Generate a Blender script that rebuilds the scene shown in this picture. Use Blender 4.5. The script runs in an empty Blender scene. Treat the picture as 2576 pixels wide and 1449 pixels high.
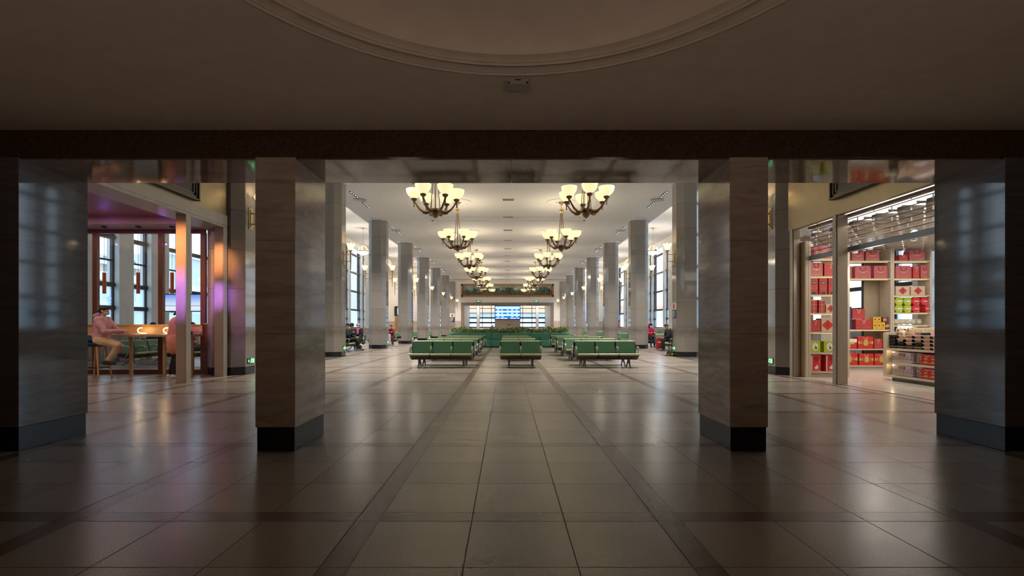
import bpy, bmesh, math, random
from mathutils import Vector, Matrix
random.seed(7)
PI = math.pi
sc = bpy.context.scene
COL = sc.collection

# ------------------------------------------------------------------ camera
F_PX, W_PX, H_PX = 1225.0, 2576.0, 1449.0
EYE = 1.25
cam_d = bpy.data.cameras.new('camera')
cam_d.sensor_width = 36.0
cam_d.lens = 36.0 * F_PX / W_PX
cam_d.shift_x = (1288 - 1275) / W_PX
cam_d.shift_y = (820 - 724.5) / W_PX
cam_d.clip_start = 0.05
cam_d.clip_end = 400
cam = bpy.data.objects.new('camera', cam_d)
cam.location = (0, 0, EYE)
cam.rotation_euler = (PI / 2, 0, 0)
COL.objects.link(cam)
sc.camera = cam

# ------------------------------------------------------------------ world and exposure
world = bpy.data.worlds.new('overcast_sky')
sc.world = world
world.use_nodes = True
wn = world.node_tree
bg = wn.nodes['Background']
tc = wn.nodes.new('ShaderNodeTexCoord')
sp = wn.nodes.new('ShaderNodeSeparateXYZ')
rp = wn.nodes.new('ShaderNodeValToRGB')
rp.color_ramp.elements[0].position = 0.0
rp.color_ramp.elements[0].color = (0.66, 0.78, 0.90, 1)
rp.color_ramp.elements[1].position = 0.6
rp.color_ramp.elements[1].color = (0.60, 0.80, 1.0, 1)
wn.links.new(tc.outputs['Generated'], sp.inputs[0])
wn.links.new(sp.outputs['Z'], rp.inputs[0])
wn.links.new(rp.outputs[0], bg.inputs['Color'])
bg.inputs["Strength"].default_value = 2.2
sc.view_settings.view_transform = 'Standard'
sc.view_settings.look = 'None'
sc.view_settings.gamma = 1.0
sc.view_settings.use_curve_mapping = False
sc.view_settings.exposure = 0.55
sc.cycles.use_denoising = True
sc.cycles.use_light_tree = True
sc.cycles.use_adaptive_sampling = True
sc.cycles.adaptive_threshold = 0.075
sc.cycles.adaptive_min_samples = 20
sc.cycles.max_bounces = 7
sc.cycles.diffuse_bounces = 4
sc.cycles.glossy_bounces = 3
sc.cycles.transparent_max_bounces = 12
sc.cycles.transmission_bounces = 6
sc.cycles.sample_clamp_indirect = 4.0
sc.cycles.caustics_reflective = False
sc.cycles.caustics_refractive = False


def light(name, kind, loc, energy, color=(1, 1, 1), size=0.1, size_y=None, rot=(0, 0, 0), angle=None, blend=0.5, portal=False, spread=None):
    d = bpy.data.lights.new(name, kind)
    d.energy = energy
    d.color = color
    if kind == 'AREA':
        d.shape = 'RECTANGLE'
        d.size = size
        d.size_y = size_y or size
        if spread:
            d.spread = spread
        if portal:
            d.cycles.is_portal = True
    elif kind == 'SPOT':
        d.spot_size = angle or 1.2
        d.spot_blend = blend
        d.shadow_soft_size = size
    else:
        d.shadow_soft_size = size
    o = bpy.data.objects.new(name, d)
    o.location = loc
    o.rotation_euler = rot
    COL.objects.link(o)
    return o


# portals in the window walls: they only guide the sampling of the sky
light('window_portal', 'AREA', (-14.35, 38, 4.8), 1, size=64, size_y=8, rot=(0, -PI / 2, 0), portal=True)
light('window_portal', 'AREA', (14.35, 38, 4.8), 1, size=64, size_y=8, rot=(0, PI / 2, 0), portal=True)
for o_ in [o for o in COL.objects if o.name.startswith('window_portal')]:
    o_.rotation_euler = (0, (-PI / 2 if o_.location.x < 0 else PI / 2), 0)
    o_.data.size, o_.data.size_y = 8, 64

# the main lamp powers
P_BOWL, P_SCONCE, P_PEND, P_DOWN = 11.0, 4.5, 160.0, 470.0
WARM = (1.0, 0.89, 0.72)
WARM2 = (1.0, 0.72, 0.42)


# ------------------------------------------------------------------ mesh helpers
class MB:
    def __init__(self):
        self.bm = bmesh.new()
        self.mi = 0

    def face(self, vs):
        try:
            f = self.bm.faces.new(vs)
            f.material_index = self.mi
            return f
        except ValueError:
            return None

    def v(self, p):
        return self.bm.verts.new(p)

    def box(self, x0, x1, y0, y1, z0, z1, mi=None):
        if mi is not None:
            self.mi = mi
        c = [self.v((x, y, z)) for x in (x0, x1) for y in (y0, y1) for z in (z0, z1)]
        for q in ((0, 1, 3, 2), (4, 6, 7, 5), (0, 4, 5, 1), (2, 3, 7, 6), (0, 2, 6, 4), (1, 5, 7, 3)):
            self.face([c[i] for i in q])
        return self

    def bar(self, p0, p1, w, h, up=(0, 0, 1), mi=None):
        """square bar between two points"""
        if mi is not None:
            self.mi = mi
        p0, p1 = Vector(p0), Vector(p1)
        d = (p1 - p0).normalized()
        u = Vector(up)
        s = d.cross(u)
        if s.length < 1e-4:
            s = d.cross(Vector((0, 1, 0)))
        s.normalize()
        u = s.cross(d).normalized()
        rings = []
        for p in (p0, p1):
            rings.append([self.v(p + s * a * w / 2 + u * b * h / 2) for a, b in ((-1, -1), (1, -1), (1, 1), (-1, 1))])
        a, b = rings
        for i in range(4):
            self.face([a[i], a[(i + 1) % 4], b[(i + 1) % 4], b[i]])
        self.face(a[::-1])
        self.face(b)
        return self

    def tube(self, pts, r, seg=8, mi=None, caps=True, closed=False):
        if mi is not None:
            self.mi = mi
        pts = [Vector(p) for p in pts]
        n = len(pts)
        rs = r if isinstance(r, (list, tuple)) else [r] * n
        prev = None
        rings = []
        for i, p in enumerate(pts):
            if closed:
                d = pts[(i + 1) % n] - pts[i - 1]
            else:
                d = pts[min(i + 1, n - 1)] - pts[max(i - 1, 0)]
            d.normalize()
            if prev is None:
                u = Vector((0, 0, 1)) if abs(d.z) < 0.9 else Vector((1, 0, 0))
            else:
                u = prev
            s = d.cross(u)
            if s.length < 1e-5:
                s = d.cross(Vector((0, 1, 0)))
            s.normalize()
            u = s.cross(d).normalized()
            prev = u
            rings.append([self.v(p + (s * math.cos(2 * PI * k / seg) + u * math.sin(2 * PI * k / seg)) * rs[i]) for k in range(seg)])
        m = n if closed else n - 1
        for i in range(m):
            a, b = rings[i], rings[(i + 1) % n]
            for k in range(seg):
                self.face([a[k], a[(k + 1) % seg], b[(k + 1) % seg], b[k]])
        if caps and not closed:
            self.face(rings[0][::-1])
            self.face(rings[-1])
        return self

    def cyl(self, p0, p1, r0, r1=None, seg=12, mi=None):
        return self.tube([p0, p1], [r0, r0 if r1 is None else r1], seg, mi)

    def lathe(self, prof, c=(0, 0, 0), seg=20, mi=None, rot=None):
        """prof: list of (r, z)"""
        if mi is not None:
            self.mi = mi
        c = Vector(c)
        rings = []
        for r, z in prof:
            if r < 1e-5:
                rings.append([self.v(c + Vector((0, 0, z)))])
            else:
                rings.append([self.v(c + Vector((r * math.cos(2 * PI * k / seg), r * math.sin(2 * PI * k / seg), z))) for k in range(seg)])
        for a, b in zip(rings, rings[1:]):
            for k in range(seg):
                k2 = (k + 1) % seg
                if len(a) == 1 and len(b) == 1:
                    continue
                if len(a) == 1:
                    self.face([a[0], b[k2], b[k]])
                elif len(b) == 1:
                    self.face([a[k], a[k2], b[0]])
                else:
                    self.face([a[k], a[k2], b[k2], b[k]])
        return self

    def sphere(self, c, r, seg=12, rings=8, mi=None, sq=(1, 1, 1), rot=None):
        if mi is not None:
            self.mi = mi
        c = Vector(c)
        R = rot or Matrix.Identity(3)
        rr = []
        for i in range(rings + 1):
            t = PI * i / rings
            if i in (0, rings):
                rr.append([self.v(c + R @ Vector((0, 0, r * math.cos(t) * sq[2])))])
            else:
                rr.append([self.v(c + R @ Vector((r * math.sin(t) * math.cos(2 * PI * k / seg) * sq[0], r * math.sin(t) * math.sin(2 * PI * k / seg) * sq[1], r * math.cos(t) * sq[2]))) for k in range(seg)])
        for a, b in zip(rr, rr[1:]):
            for k in range(seg):
                k2 = (k + 1) % seg
                if len(a) == 1:
                    self.face([a[0], b[k], b[k2]])
                elif len(b) == 1:
                    self.face([a[k], b[0], a[k2]])
                else:
                    self.face([a[k], b[k], b[k2], a[k2]])
        return self

    def prism(self, poly, vec, mi=None):
        """poly: list of 3-D points, extruded by vec"""
        if mi is not None:
            self.mi = mi
        vec = Vector(vec)
        a = [self.v(p) for p in poly]
        b = [self.v(Vector(p) + vec) for p in poly]
        n = len(a)
        for i in range(n):
            self.face([a[i], a[(i + 1) % n], b[(i + 1) % n], b[i]])
        self.face(a[::-1])
        self.face(b)
        return self

    def build(self, name, mats, parent=None, smooth=False, bevel=0.0, loc=None):
        bmesh.ops.recalc_face_normals(self.bm, faces=self.bm.faces[:])
        me = bpy.data.meshes.new(name)
        self.bm.to_mesh(me)
        self.bm.free()
        for m in (mats if isinstance(mats, (list, tuple)) else [mats]):
            me.materials.append(m)
        if smooth:
            me.polygons.foreach_set('use_smooth', [True] * len(me.polygons))
            try:
                me.set_sharp_from_angle(angle=0.7)
            except Exception:
                pass
        o = bpy.data.objects.new(name, me)
        COL.objects.link(o)
        if bevel:
            b = o.modifiers.new('bevel', 'BEVEL')
            b.width = bevel
            b.segments = 2
            b.limit_method = 'ANGLE'
        if parent is not None:
            o.parent = parent
        if loc:
            o.location = loc
        return o


def thing(name, label, cat, loc=(0, 0, 0), rotz=0.0, group=None):
    o = bpy.data.objects.new(name, None)
    o.empty_display_size = 0.1
    COL.objects.link(o)
    o.location = loc
    o.rotation_euler = (0, 0, rotz)
    o['label'] = label
    o['category'] = cat
    if group:
        o['group'] = group
    return o


def tag(o, label, cat, group=None, kind=None):
    o['label'] = label
    o['category'] = cat
    if group:
        o['group'] = group
    if kind:
        o['kind'] = kind
    return o


def struct(o, label=None):
    o['kind'] = 'structure'
    if label:
        o['label'] = label
    return o


def dup(root, loc, rotz=None, label=None, group=None):
    r = root.copy()
    COL.objects.link(r)
    r.location = loc
    if rotz is not None:
        r.rotation_euler = (0, 0, rotz)
    if label:
        r['label'] = label
    if group:
        r['group'] = group
    for ch in root.children:
        c = ch.copy()
        COL.objects.link(c)
        c.parent = r
        for g in ch.children:
            d = g.copy()
            COL.objects.link(d)
            d.parent = c
    return r


ORD = ['first', 'second', 'third', 'fourth', 'fifth', 'sixth', 'seventh', 'eighth', 'ninth', 'tenth', 'eleventh', 'twelfth']

# ------------------------------------------------------------------ materials
MATS = {}


def mat(name, col, rough=0.5, metal=0.0, emit=None, estr=1.0, spec=0.5, coat=0.0, sheen=0.0, trans=0.0):
    if name in MATS:
        return MATS[name]
    m = bpy.data.materials.new(name)
    m.use_nodes = True
    b = m.node_tree.nodes['Principled BSDF']
    b.inputs['Base Color'].default_value = (*col, 1)
    b.inputs['Roughness'].default_value = rough
    b.inputs['Metallic'].default_value = metal
    b.inputs['Specular IOR Level'].default_value = spec
    b.inputs['Coat Weight'].default_value = coat
    b.inputs['Sheen Weight'].default_value = sheen
    b.inputs['Transmission Weight'].default_value = trans
    if emit:
        b.inputs['Emission Color'].default_value = (*emit, 1)
        b.inputs['Emission Strength'].default_value = estr
    # slight procedural variation of the colour so nothing is a flat card
    if not emit:
        nt = m.node_tree
        tcn = nt.nodes.new('ShaderNodeTexCoord')
        nz = nt.nodes.new('ShaderNodeTexNoise')
        nz.inputs['Scale'].default_value = 6.0
        nz.inputs['Detail'].default_value = 3.0
        mx = nt.nodes.new('ShaderNodeMix')
        mx.data_type = 'RGBA'
        mx.inputs['A'].default_value = (*[c * 0.88 for c in col], 1)
        mx.inputs['B'].default_value = (*[min(1, c * 1.1) for c in col], 1)
        nt.links.new(tcn.outputs['Object'], nz.inputs['Vector'])
        nt.links.new(nz.outputs['Fac'], mx.inputs['Factor'])
        nt.links.new(mx.outputs['Result'], b.inputs['Base Color'])
    MATS[name] = m
    return m


class NT:
    """tiny node builder"""
    def __init__(self, m):
        self.nt = m.node_tree
        self.b = self.nt.nodes.get('Principled BSDF')

    def n(self, t, **kw):
        x = self.nt.nodes.new(t)
        for k, v in kw.items():
            setattr(x, k, v)
        return x

    def l(self, a, b):
        self.nt.links.new(a, b)

    def val(self, sock, v):
        if isinstance(v, (int, float)):
            sock.default_value = v
        else:
            self.l(v, sock)

    def math(self, op, a, b=None, c=None):
        x = self.n('ShaderNodeMath', operation=op)
        self.val(x.inputs[0], a)
        if b is not None:
            self.val(x.inputs[1], b)
        if c is not None:
            self.val(x.inputs[2], c)
        return x.outputs[0]

    def mix(self, f, a, b):
        x = self.n('ShaderNodeMix', data_type='RGBA')
        self.val(x.inputs['Factor'], f)
        for s, v in (('A', a), ('B', b)):
            if isinstance(v, tuple):
                x.inputs[s].default_value = (*v, 1)
            else:
                self.l(v, x.inputs[s])
        return x.outputs['Result']

    def noise(self, vec, scale, detail=3.0, rough=0.5, dist=0.0):
        x = self.n('ShaderNodeTexNoise')
        x.inputs['Scale'].default_value = scale
        x.inputs['Detail'].default_value = detail
        x.inputs['Roughness'].default_value = rough
        x.inputs['Distortion'].default_value = dist
        if vec is not None:
            self.l(vec, x.inputs['Vector'])
        return x.outputs['Fac']

    def ramp(self, f, stops):
        x = self.n('ShaderNodeValToRGB')
        cr = x.color_ramp
        while len(cr.elements) < len(stops):
            cr.elements.new(0.5)
        for e, (p, c) in zip(cr.elements, stops):
            e.position = p
            e.color = (*c, 1)
        self.l(f, x.inputs[0])
        return x.outputs[0]

    def pos(self):
        return self.n('ShaderNodeNewGeometry').outputs['Position']

    def xyz(self, vec):
        s = self.n('ShaderNodeSeparateXYZ')
        self.l(vec, s.inputs[0])
        return s.outputs

    def bump(self, h, strength=0.1, dist=0.01):
        x = self.n('ShaderNodeBump')
        x.inputs['Strength'].default_value = strength
        x.inputs['Distance'].default_value = dist
        self.l(h, x.inputs['Height'])
        self.l(x.outputs[0], self.b.inputs['Normal'])


def newmat(name):
    m = bpy.data.materials.new(name)
    m.use_nodes = True
    MATS[name] = m
    return m, NT(m)


# polished terrazzo floor, square tiles in threes between darker bands
def floor_material(name, tile, band, rough=0.2, px=(-0.970, 1.935, 0.15, 0.595), py=(3.116, 1.935, 0.15, 0.595)):
    m, t = newmat(name)
    p = t.pos()
    x, y, z = t.xyz(p)

    def axis(v, prm):
        off, per, st, tw = prm
        q = t.math('DIVIDE', t.math('SUBTRACT', v, off), per)
        idx = t.math('FLOOR', q)
        u = t.math('MULTIPLY', t.math('SUBTRACT', q, idx), per)
        stripe = t.math('LESS_THAN', u, st)
        w = t.math('DIVIDE', t.math('SUBTRACT', u, st), tw)
        wi = t.math('FLOOR', w)
        fr = t.math('SUBTRACT', w, wi)
        near = t.math('MINIMUM', fr, t.math('SUBTRACT', 1.0, fr))
        jt = t.math('LESS_THAN', t.math('MULTIPLY', near, tw), 0.0035)
        e0 = t.math('LESS_THAN', u, 0.004)
        joint = t.math('MAXIMUM', t.math('MULTIPLY', jt, t.math('SUBTRACT', 1.0, t.math('MULTIPLY', stripe, t.math('GREATER_THAN', u, 0.006)))), e0)
        ident = t.math('ADD', t.math('MULTIPLY', idx, 7.13), t.math('MAXIMUM', wi, -1.0))
        return stripe, joint, ident
    sx, jx, ix = axis(x, px)
    sy, jy, iy = axis(y, py)
    stripe = t.math('MAXIMUM', sx, sy)
    joint = t.math('MAXIMUM', jx, jy)
    cv = t.n('ShaderNodeCombineXYZ')
    t.l(ix, cv.inputs[0])
    t.l(iy, cv.inputs[1])
    wn_ = t.n('ShaderNodeTexWhiteNoise', noise_dimensions='2D')
    t.l(cv.outputs[0], wn_.inputs['Vector'])
    sp1 = t.noise(p, 190, 2, 0.7)
    sp2 = t.noise(p, 60, 2, 0.6)
    big = t.noise(p, 0.8, 3, 0.5)
    speck = t.ramp(sp1, [(0.36, (0.45, 0.42, 0.40)), (0.47, (0.9, 0.9, 0.9)), (0.56, (1.05, 1.04, 1.02)), (0.68, (1.5, 1.46, 1.4))])
    base = t.mix(stripe, tile, band)
    vary = t.math('ADD', 0.88, t.math('MULTIPLY', wn_.outputs['Value'], 0.22))
    vary = t.math('MULTIPLY', vary, t.math('ADD', 0.8, t.math('MULTIPLY', big, 0.4)))
    vary = t.math('MULTIPLY', vary, t.math('ADD', 0.8, t.math('MULTIPLY', sp2, 0.4)))
    mm = t.n('ShaderNodeMix', data_type='RGBA', blend_type='MULTIPLY')
    mm.inputs['Factor'].default_value = 1.0
    t.l(base, mm.inputs['A'])
    t.l(speck, mm.inputs['B'])
    hs = t.n('ShaderNodeHueSaturation')
    t.l(mm.outputs['Result'], hs.inputs['Color'])
    t.l(vary, hs.inputs['Value'])
    colr = t.mix(joint, hs.outputs[0], (0.035, 0.027, 0.022))
    t.l(colr, t.b.inputs['Base Color'])
    rr = t.math('ADD', rough, t.math('MULTIPLY', t.noise(p, 3.0, 4, 0.6), 0.10))
    rr = t.math('ADD', rr, t.math('MULTIPLY', joint, 0.4))
    t.l(rr, t.b.inputs['Roughness'])
    t.b.inputs['Specular IOR Level'].default_value = 0.55
    t.bump(t.math('SUBTRACT', t.math('MULTIPLY', sp1, 0.15), joint), 0.12, 0.002)
    return m


M_FLOOR = floor_material('terrazzo_floor', (0.36, 0.310, 0.265), (0.180, 0.118, 0.090))
M_SHOPFLOOR = floor_material('shop_floor_tile', (0.52, 0.48, 0.43), (0.52, 0.48, 0.43), rough=0.12, px=(7.1, 0.8, 0.0, 0.8), py=(6.0, 0.8, 0.0, 0.8))


def granite(name, c1, c2, slab=1.0, rough=0.12, scale=120, joints=True, z0=0.2, stain=True):
    m, t = newmat(name)
    p = t.pos()
    x, y, z = t.xyz(p)
    s1 = t.noise(p, scale, 2, 0.7)
    s2 = t.noise(p, scale * 0.35, 3, 0.6)
    k = t.math('ADD', t.math('MULTIPLY', s1, 0.6), t.math('MULTIPLY', s2, 0.4))
    c = t.ramp(k, [(0.40, c1), (0.5, tuple((a + b) / 2 for a, b in zip(c1, c2))), (0.60, c2)])
    q = t.math('DIVIDE', t.math('SUBTRACT', z, z0), slab)
    idx = t.math('FLOOR', q)
    fr = t.math('SUBTRACT', q, idx)
    tcn = t.n('ShaderNodeObjectInfo')
    wn_ = t.n('ShaderNodeTexWhiteNoise', noise_dimensions='2D')
    cv = t.n('ShaderNodeCombineXYZ')
    t.l(idx, cv.inputs[0])
    t.l(tcn.outputs['Random'], cv.inputs[1])
    t.l(cv.outputs[0], wn_.inputs['Vector'])
    v = t.math('ADD', 0.9, t.math('MULTIPLY', wn_.outputs['Value'], 0.2))
    hs = t.n('ShaderNodeHueSaturation')
    t.l(c, hs.inputs['Color'])
    t.l(v, hs.inputs['Value'])
    out = hs.outputs[0]
    if stain:   # rubbed, browner stone near hand height on the lowest slab
        band = t.math('SUBTRACT', 1.0, t.math('MINIMUM', 1.0, t.math('MULTIPLY', t.math('ABSOLUTE', t.math('SUBTRACT', z, 1.02)), 3.2)))
        f = t.math('MULTIPLY', band, t.math('MULTIPLY', t.noise(p, 5, 3), 1.0))
        out = t.mix(f, out, (0.12, 0.085, 0.06))
    if joints:
        j = t.math('LESS_THAN', t.math('MULTIPLY', t.math('MINIMUM', fr, t.math('SUBTRACT', 1.0, fr)), slab), 0.004)
        out = t.mix(j, out, (0.09, 0.075, 0.06))
    t.l(out, t.b.inputs['Base Color'])
    t.b.inputs['Roughness'].default_value = rough
    return m


M_GRANITE = granite('speckled_grey_granite', (0.20, 0.175, 0.15), (0.375, 0.335, 0.295), scale=210, rough=0.075)
M_DARKGRANITE = granite('dark_brown_granite', (0.045, 0.022, 0.012), (0.125, 0.065, 0.040), joints=False, rough=0.14, stain=False)


def marble(name, c1, c2, slab=0.93, rough=0.10, z0=0.24, vein_f=0.30):
    m, t = newmat(name)
    p = t.pos()
    x, y, z = t.xyz(p)
    mp = t.n('ShaderNodeMapping')
    mp.inputs['Scale'].default_value = (1.0, 1.0, 6.0)
    t.l(p, mp.inputs['Vector'])
    n1 = t.noise(mp.outputs[0], 1.6, 6, 0.62, 1.2)
    n2 = t.noise(p, 90, 2, 0.6)
    c = t.ramp(t.math('ADD', t.math('MULTIPLY', n1, 0.85), t.math('MULTIPLY', n2, 0.15)), [(0.34, c1), (0.62, c2)])
    vein = t.math('LESS_THAN', t.math('ABSOLUTE', t.math('SUBTRACT', t.noise(mp.outputs[0], 2.3, 5, 0.6, 2.0), 0.5)), 0.006)
    c = t.mix(t.math('MULTIPLY', vein, vein_f), c, (0.62, 0.54, 0.46))
    q = t.math('DIVIDE', t.math('SUBTRACT', z, z0), slab)
    fr = t.math('FRACT', q)
    j = t.math('LESS_THAN', t.math('MULTIPLY', fr, slab), 0.003)
    c = t.mix(j, c, (0.05, 0.04, 0.03))
    t.l(c, t.b.inputs['Base Color'])
    t.b.inputs['Roughness'].default_value = rough
    return m


M_MARBLE = marble('brown_veined_marble', (0.40, 0.315, 0.25), (0.62, 0.51, 0.42))
M_MARBLE_SHADED = marble('shaded_veined_marble', (0.135, 0.12, 0.115), (0.19, 0.17, 0.16), rough=0.06, vein_f=0.05)  # same marble as the inner pillars, with the dimness put into its colour
M_MARBLE_LIGHT = marble('beige_veined_marble', (0.30, 0.235, 0.19), (0.44, 0.36, 0.30), slab=1.2)
M_BLACKSTONE = mat('black_granite_plinth', (0.012, 0.013, 0.016), 0.18)
M_SOFFIT = marble('polished_soffit_slab', (0.20, 0.145, 0.105), (0.29, 0.22, 0.17), slab=50, rough=0.055, z0=-20)
M_SOFFIT.node_tree.nodes['Principled BSDF'].inputs['Specular IOR Level'].default_value = 0.32
M_CEIL = mat('white_ceiling_paint', (0.66, 0.635, 0.61), 0.8)
M_CEIL_FOYER = mat('foyer_ceiling_paint', (0.78, 0.68, 0.58), 0.85)
M_WALL = mat('cream_wall_paint', (0.78, 0.73, 0.67), 0.75)
M_FOYERWALL = mat('foyer_wall_stone', (0.20, 0.14, 0.10), 0.5)
M_WAIN = marble('beige_wainscot_stone', (0.42, 0.34, 0.28), (0.55, 0.46, 0.39), slab=60, rough=0.3, z0=-20)
M_SURROUND = marble('brown_stone_surround', (0.16, 0.11, 0.085), (0.27, 0.20, 0.16), slab=70, rough=0.25, z0=-20)
M_PIER = mat('white_pier_paint', (0.80, 0.78, 0.75), 0.7)
M_WFRAME = mat('dark_window_metal', (0.045, 0.038, 0.036), 0.45, 0.3)
M_BRONZE = mat('aged_bronze', (0.21, 0.125, 0.062), 0.42, 0.75)
M_BRASS = mat('gilded_brass', (0.62, 0.42, 0.16), 0.32, 0.9)
M_STEEL = mat('brushed_steel', (0.55, 0.54, 0.52), 0.32, 0.9)
M_GREYMETAL = mat('grey_cast_aluminium', (0.36, 0.34, 0.31), 0.42, 0.6)
M_DARKMETAL = mat('dark_painted_metal', (0.05, 0.042, 0.036), 0.45, 0.3)
M_BLACK = mat('matt_black', (0.015, 0.014, 0.014), 0.6)
M_WHITE = mat('white_plastic', (0.82, 0.82, 0.80), 0.5)


def glass_mat(name, tint=(0.95, 0.98, 1.0), gloss=0.08, rough=0.0, opacity=0.0, body=(0.7, 0.8, 0.9)):
    m, t = newmat(name)
    nt = m.node_tree
    nt.nodes.remove(t.b)
    out = nt.nodes['Material Output']
    tr = t.n('ShaderNodeBsdfTransparent')
    tr.inputs[0].default_value = (*tint, 1)
    gl = t.n('ShaderNodeBsdfGlossy')
    gl.inputs['Roughness'].default_value = rough
    lw = t.n('ShaderNodeLayerWeight')
    lw.inputs['Blend'].default_value = 0.5
    mx = t.n('ShaderNodeMixShader')
    t.l(t.math('ADD', gloss * 0.35, t.math('MULTIPLY', t.math('POWER', lw.outputs['Facing'], 5.0), gloss * 5)), mx.inputs[0])
    t.l(tr.outputs[0], mx.inputs[1])
    t.l(gl.outputs[0], mx.inputs[2])
    last = mx.outputs[0]
    if opacity:
        df = t.n('ShaderNodeBsdfTranslucent')
        df.inputs[0].default_value = (*body, 1)
        m2 = t.n('ShaderNodeMixShader')
        m2.inputs[0].default_value = opacity
        t.l(last, m2.inputs[1])
        t.l(df.outputs[0], m2.inputs[2])
        last = m2.outputs[0]
    t.l(last, out.inputs[0])
    return m


M_GLASS = glass_mat('clear_window_glass')
M_FROST = glass_mat('frosted_window_glass', tint=(0.86, 0.95, 1.0), gloss=0.03, opacity=0.35, body=(0.86, 0.95, 1.0))
M_SHOPGLASS = glass_mat('shop_glass', tint=(0.93, 0.93, 0.93), gloss=0.06)

# ================================================================== the building
CX = 0.09                 # centre line of the hall
H_MAIN, H_AISLE, H_FOYER = 7.2, 8.94, 3.2
X_WALL = 13.9             # inner face of the window walls
X_PANE = 14.15
Y0, Y_END, Y_AEND = 5.65, 63.0, 70.5
COLY = [12.75 + 7.3 * k for k in range(8)]
COLX = 7.29

struct(MB().box(-14.4, 14.4, -7, 74, -0.12, 0.0).box(-20.2, -14.4, 54.7, 74, -0.12, 0.0).build('floor', M_FLOOR), 'polished terrazzo floor with darker banding')

# ---- ceiling of the hall, with greek-key panels and rings
struct(MB().box(-8.12 + CX, 8.12 + CX, Y0, Y_END, H_MAIN, H_MAIN + 1.9).build('ceiling', M_CEIL), 'flat cream ceiling of the main hall')
struct(MB().box(-14.4, -8.12 + CX, Y0, Y_AEND, H_AISLE, H_AISLE + 0.2).box(-20.2, -14.4, 54.7, Y_AEND + 0.3, H_AISLE, H_AISLE + 0.2).build('ceiling_left', M_CEIL), 'raised aisle ceiling')
struct(MB().box(8.12 + CX, 14.4, Y0, Y_AEND + 0.3, H_AISLE, H_AISLE + 0.2).build('ceiling_right', M_CEIL), 'raised aisle ceiling')


def ceiling_trim(k, y0, y1):
    m = MB()
    for (xa, xb, ya, yb, w, h) in ((-4.3, 4.3, y0, y1, 0.09, 0.035), (-4.05, 4.05, y0 + 0.25, y1 - 0.25, 0.04, 0.02)):
        a, b = xa + CX, xb + CX
        m.box(a, b, ya, ya + w, H_MAIN - h, H_MAIN)
        m.box(a, b, yb - w, yb, H_MAIN - h, H_MAIN)
        m.box(a, a + w, ya, yb, H_MAIN - h, H_MAIN)
        m.box(b - w, b, ya, yb, H_MAIN - h, H_MAIN)
    # key pattern between the two mouldings
    n = 34
    for i in range(n):
        xx = -4.15 + CX + i * 8.3 / n
        for yy in (y0 + 0.11, y1 - 0.19):
            m.box(xx, xx + 0.14, yy, yy + 0.035, H_MAIN - 0.018, H_MAIN)
            m.box(xx, xx + 0.035, yy, yy + 0.09, H_MAIN - 0.018, H_MAIN)
    return struct(m.build('trim_%d' % k, M_CEIL))


TRIM = 1
for k in range(7):
    yc = 16.15 + 7.28 * k
    ceiling_trim(TRIM, yc - 3.35, yc + 3.35)
    TRIM += 1
    for s in (-1, 1):
        m = MB()
        pr = [(0.62, 0), (0.62, -0.02), (0.68, -0.03), (0.70, -0.02), (0.70, 0)]
        m.lathe(pr, (CX + s * 2.5, yc, H_MAIN), 40)
        pr = [(0.22, 0), (0.22, -0.015), (0.26, -0.02), (0.28, 0)]
        m.lathe(pr, (CX + s * 2.5, yc, H_MAIN), 32)
        struct(m.build('trim_%d' % TRIM, M_CEIL, smooth=True))
        TRIM += 1

# ---- foyer: ceiling with a round recess
def foyer_ceiling():
    m = MB()
    cx, cy, R = 0.05, 1.83, 1.96
    x0, x1, y0, y1 = -8.2, 8.2, -6.2, 4.845
    seg = 96
    ring = [m.v((cx + R * math.cos(2 * PI * i / seg), cy + R * math.sin(2 * PI * i / seg), H_FOYER)) for i in range(seg)]
    outer = []
    for i in range(seg):
        a = 2 * PI * i / seg
        dx, dy = math.cos(a), math.sin(a)
        t = min(((x1 if dx > 0 else x0) - cx) / dx if abs(dx) > 1e-6 else 1e9, ((y1 if dy > 0 else y0) - cy) / dy if abs(dy) > 1e-6 else 1e9)
        outer.append(m.v((cx + dx * t, cy + dy * t, H_FOYER)))
    for i in range(seg):
        j = (i + 1) % seg
        m.face([ring[i], ring[j], outer[j], outer[i]])
    prof = [(1.96, 0), (1.96, -0.008), (1.925, -0.020), (1.915, -0.008), (1.90, -0.008), (1.895, -0.016), (1.875, -0.003), (1.80, 0.0), (1.795, -0.020), (1.765, -0.030), (1.755, -0.014), (1.742, -0.014), (1.735, -0.024), (1.72, -0.008), (1.68, 0.005)]
    for i in range(1, 15):
        a = PI / 2 * i / 14
        prof.append((1.68 * math.cos(a) if i < 14 else 0, 0.005 + 0.42 * math.sin(a)))
    m.lathe(prof, (cx, cy, H_FOYER), seg)
    o = m.build('ceiling_foyer', M_CEIL_FOYER, smooth=True)
    return struct(o, 'dim foyer ceiling with a round moulded recess')


foyer_ceiling()
struct(MB().box(-8.4, 8.4, -6.4, 4.84, H_FOYER + 0.6, H_FOYER + 0.7).build('slab_foyer', M_CEIL_FOYER))
struct(MB().box(-8.4, -8.2, -6.2, 5.65, 0, 3.9).build('wall_foyer_left', M_FOYERWALL))
struct(MB().box(8.2, 8.4, -6.2, 5.65, 0, 3.9).build('wall_foyer_right', M_FOYERWALL))
struct(MB().box(-8.4, 8.4, -6.4, -6.2, 0, 3.9).build('wall_foyer_back', M_FOYERWALL))

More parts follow.
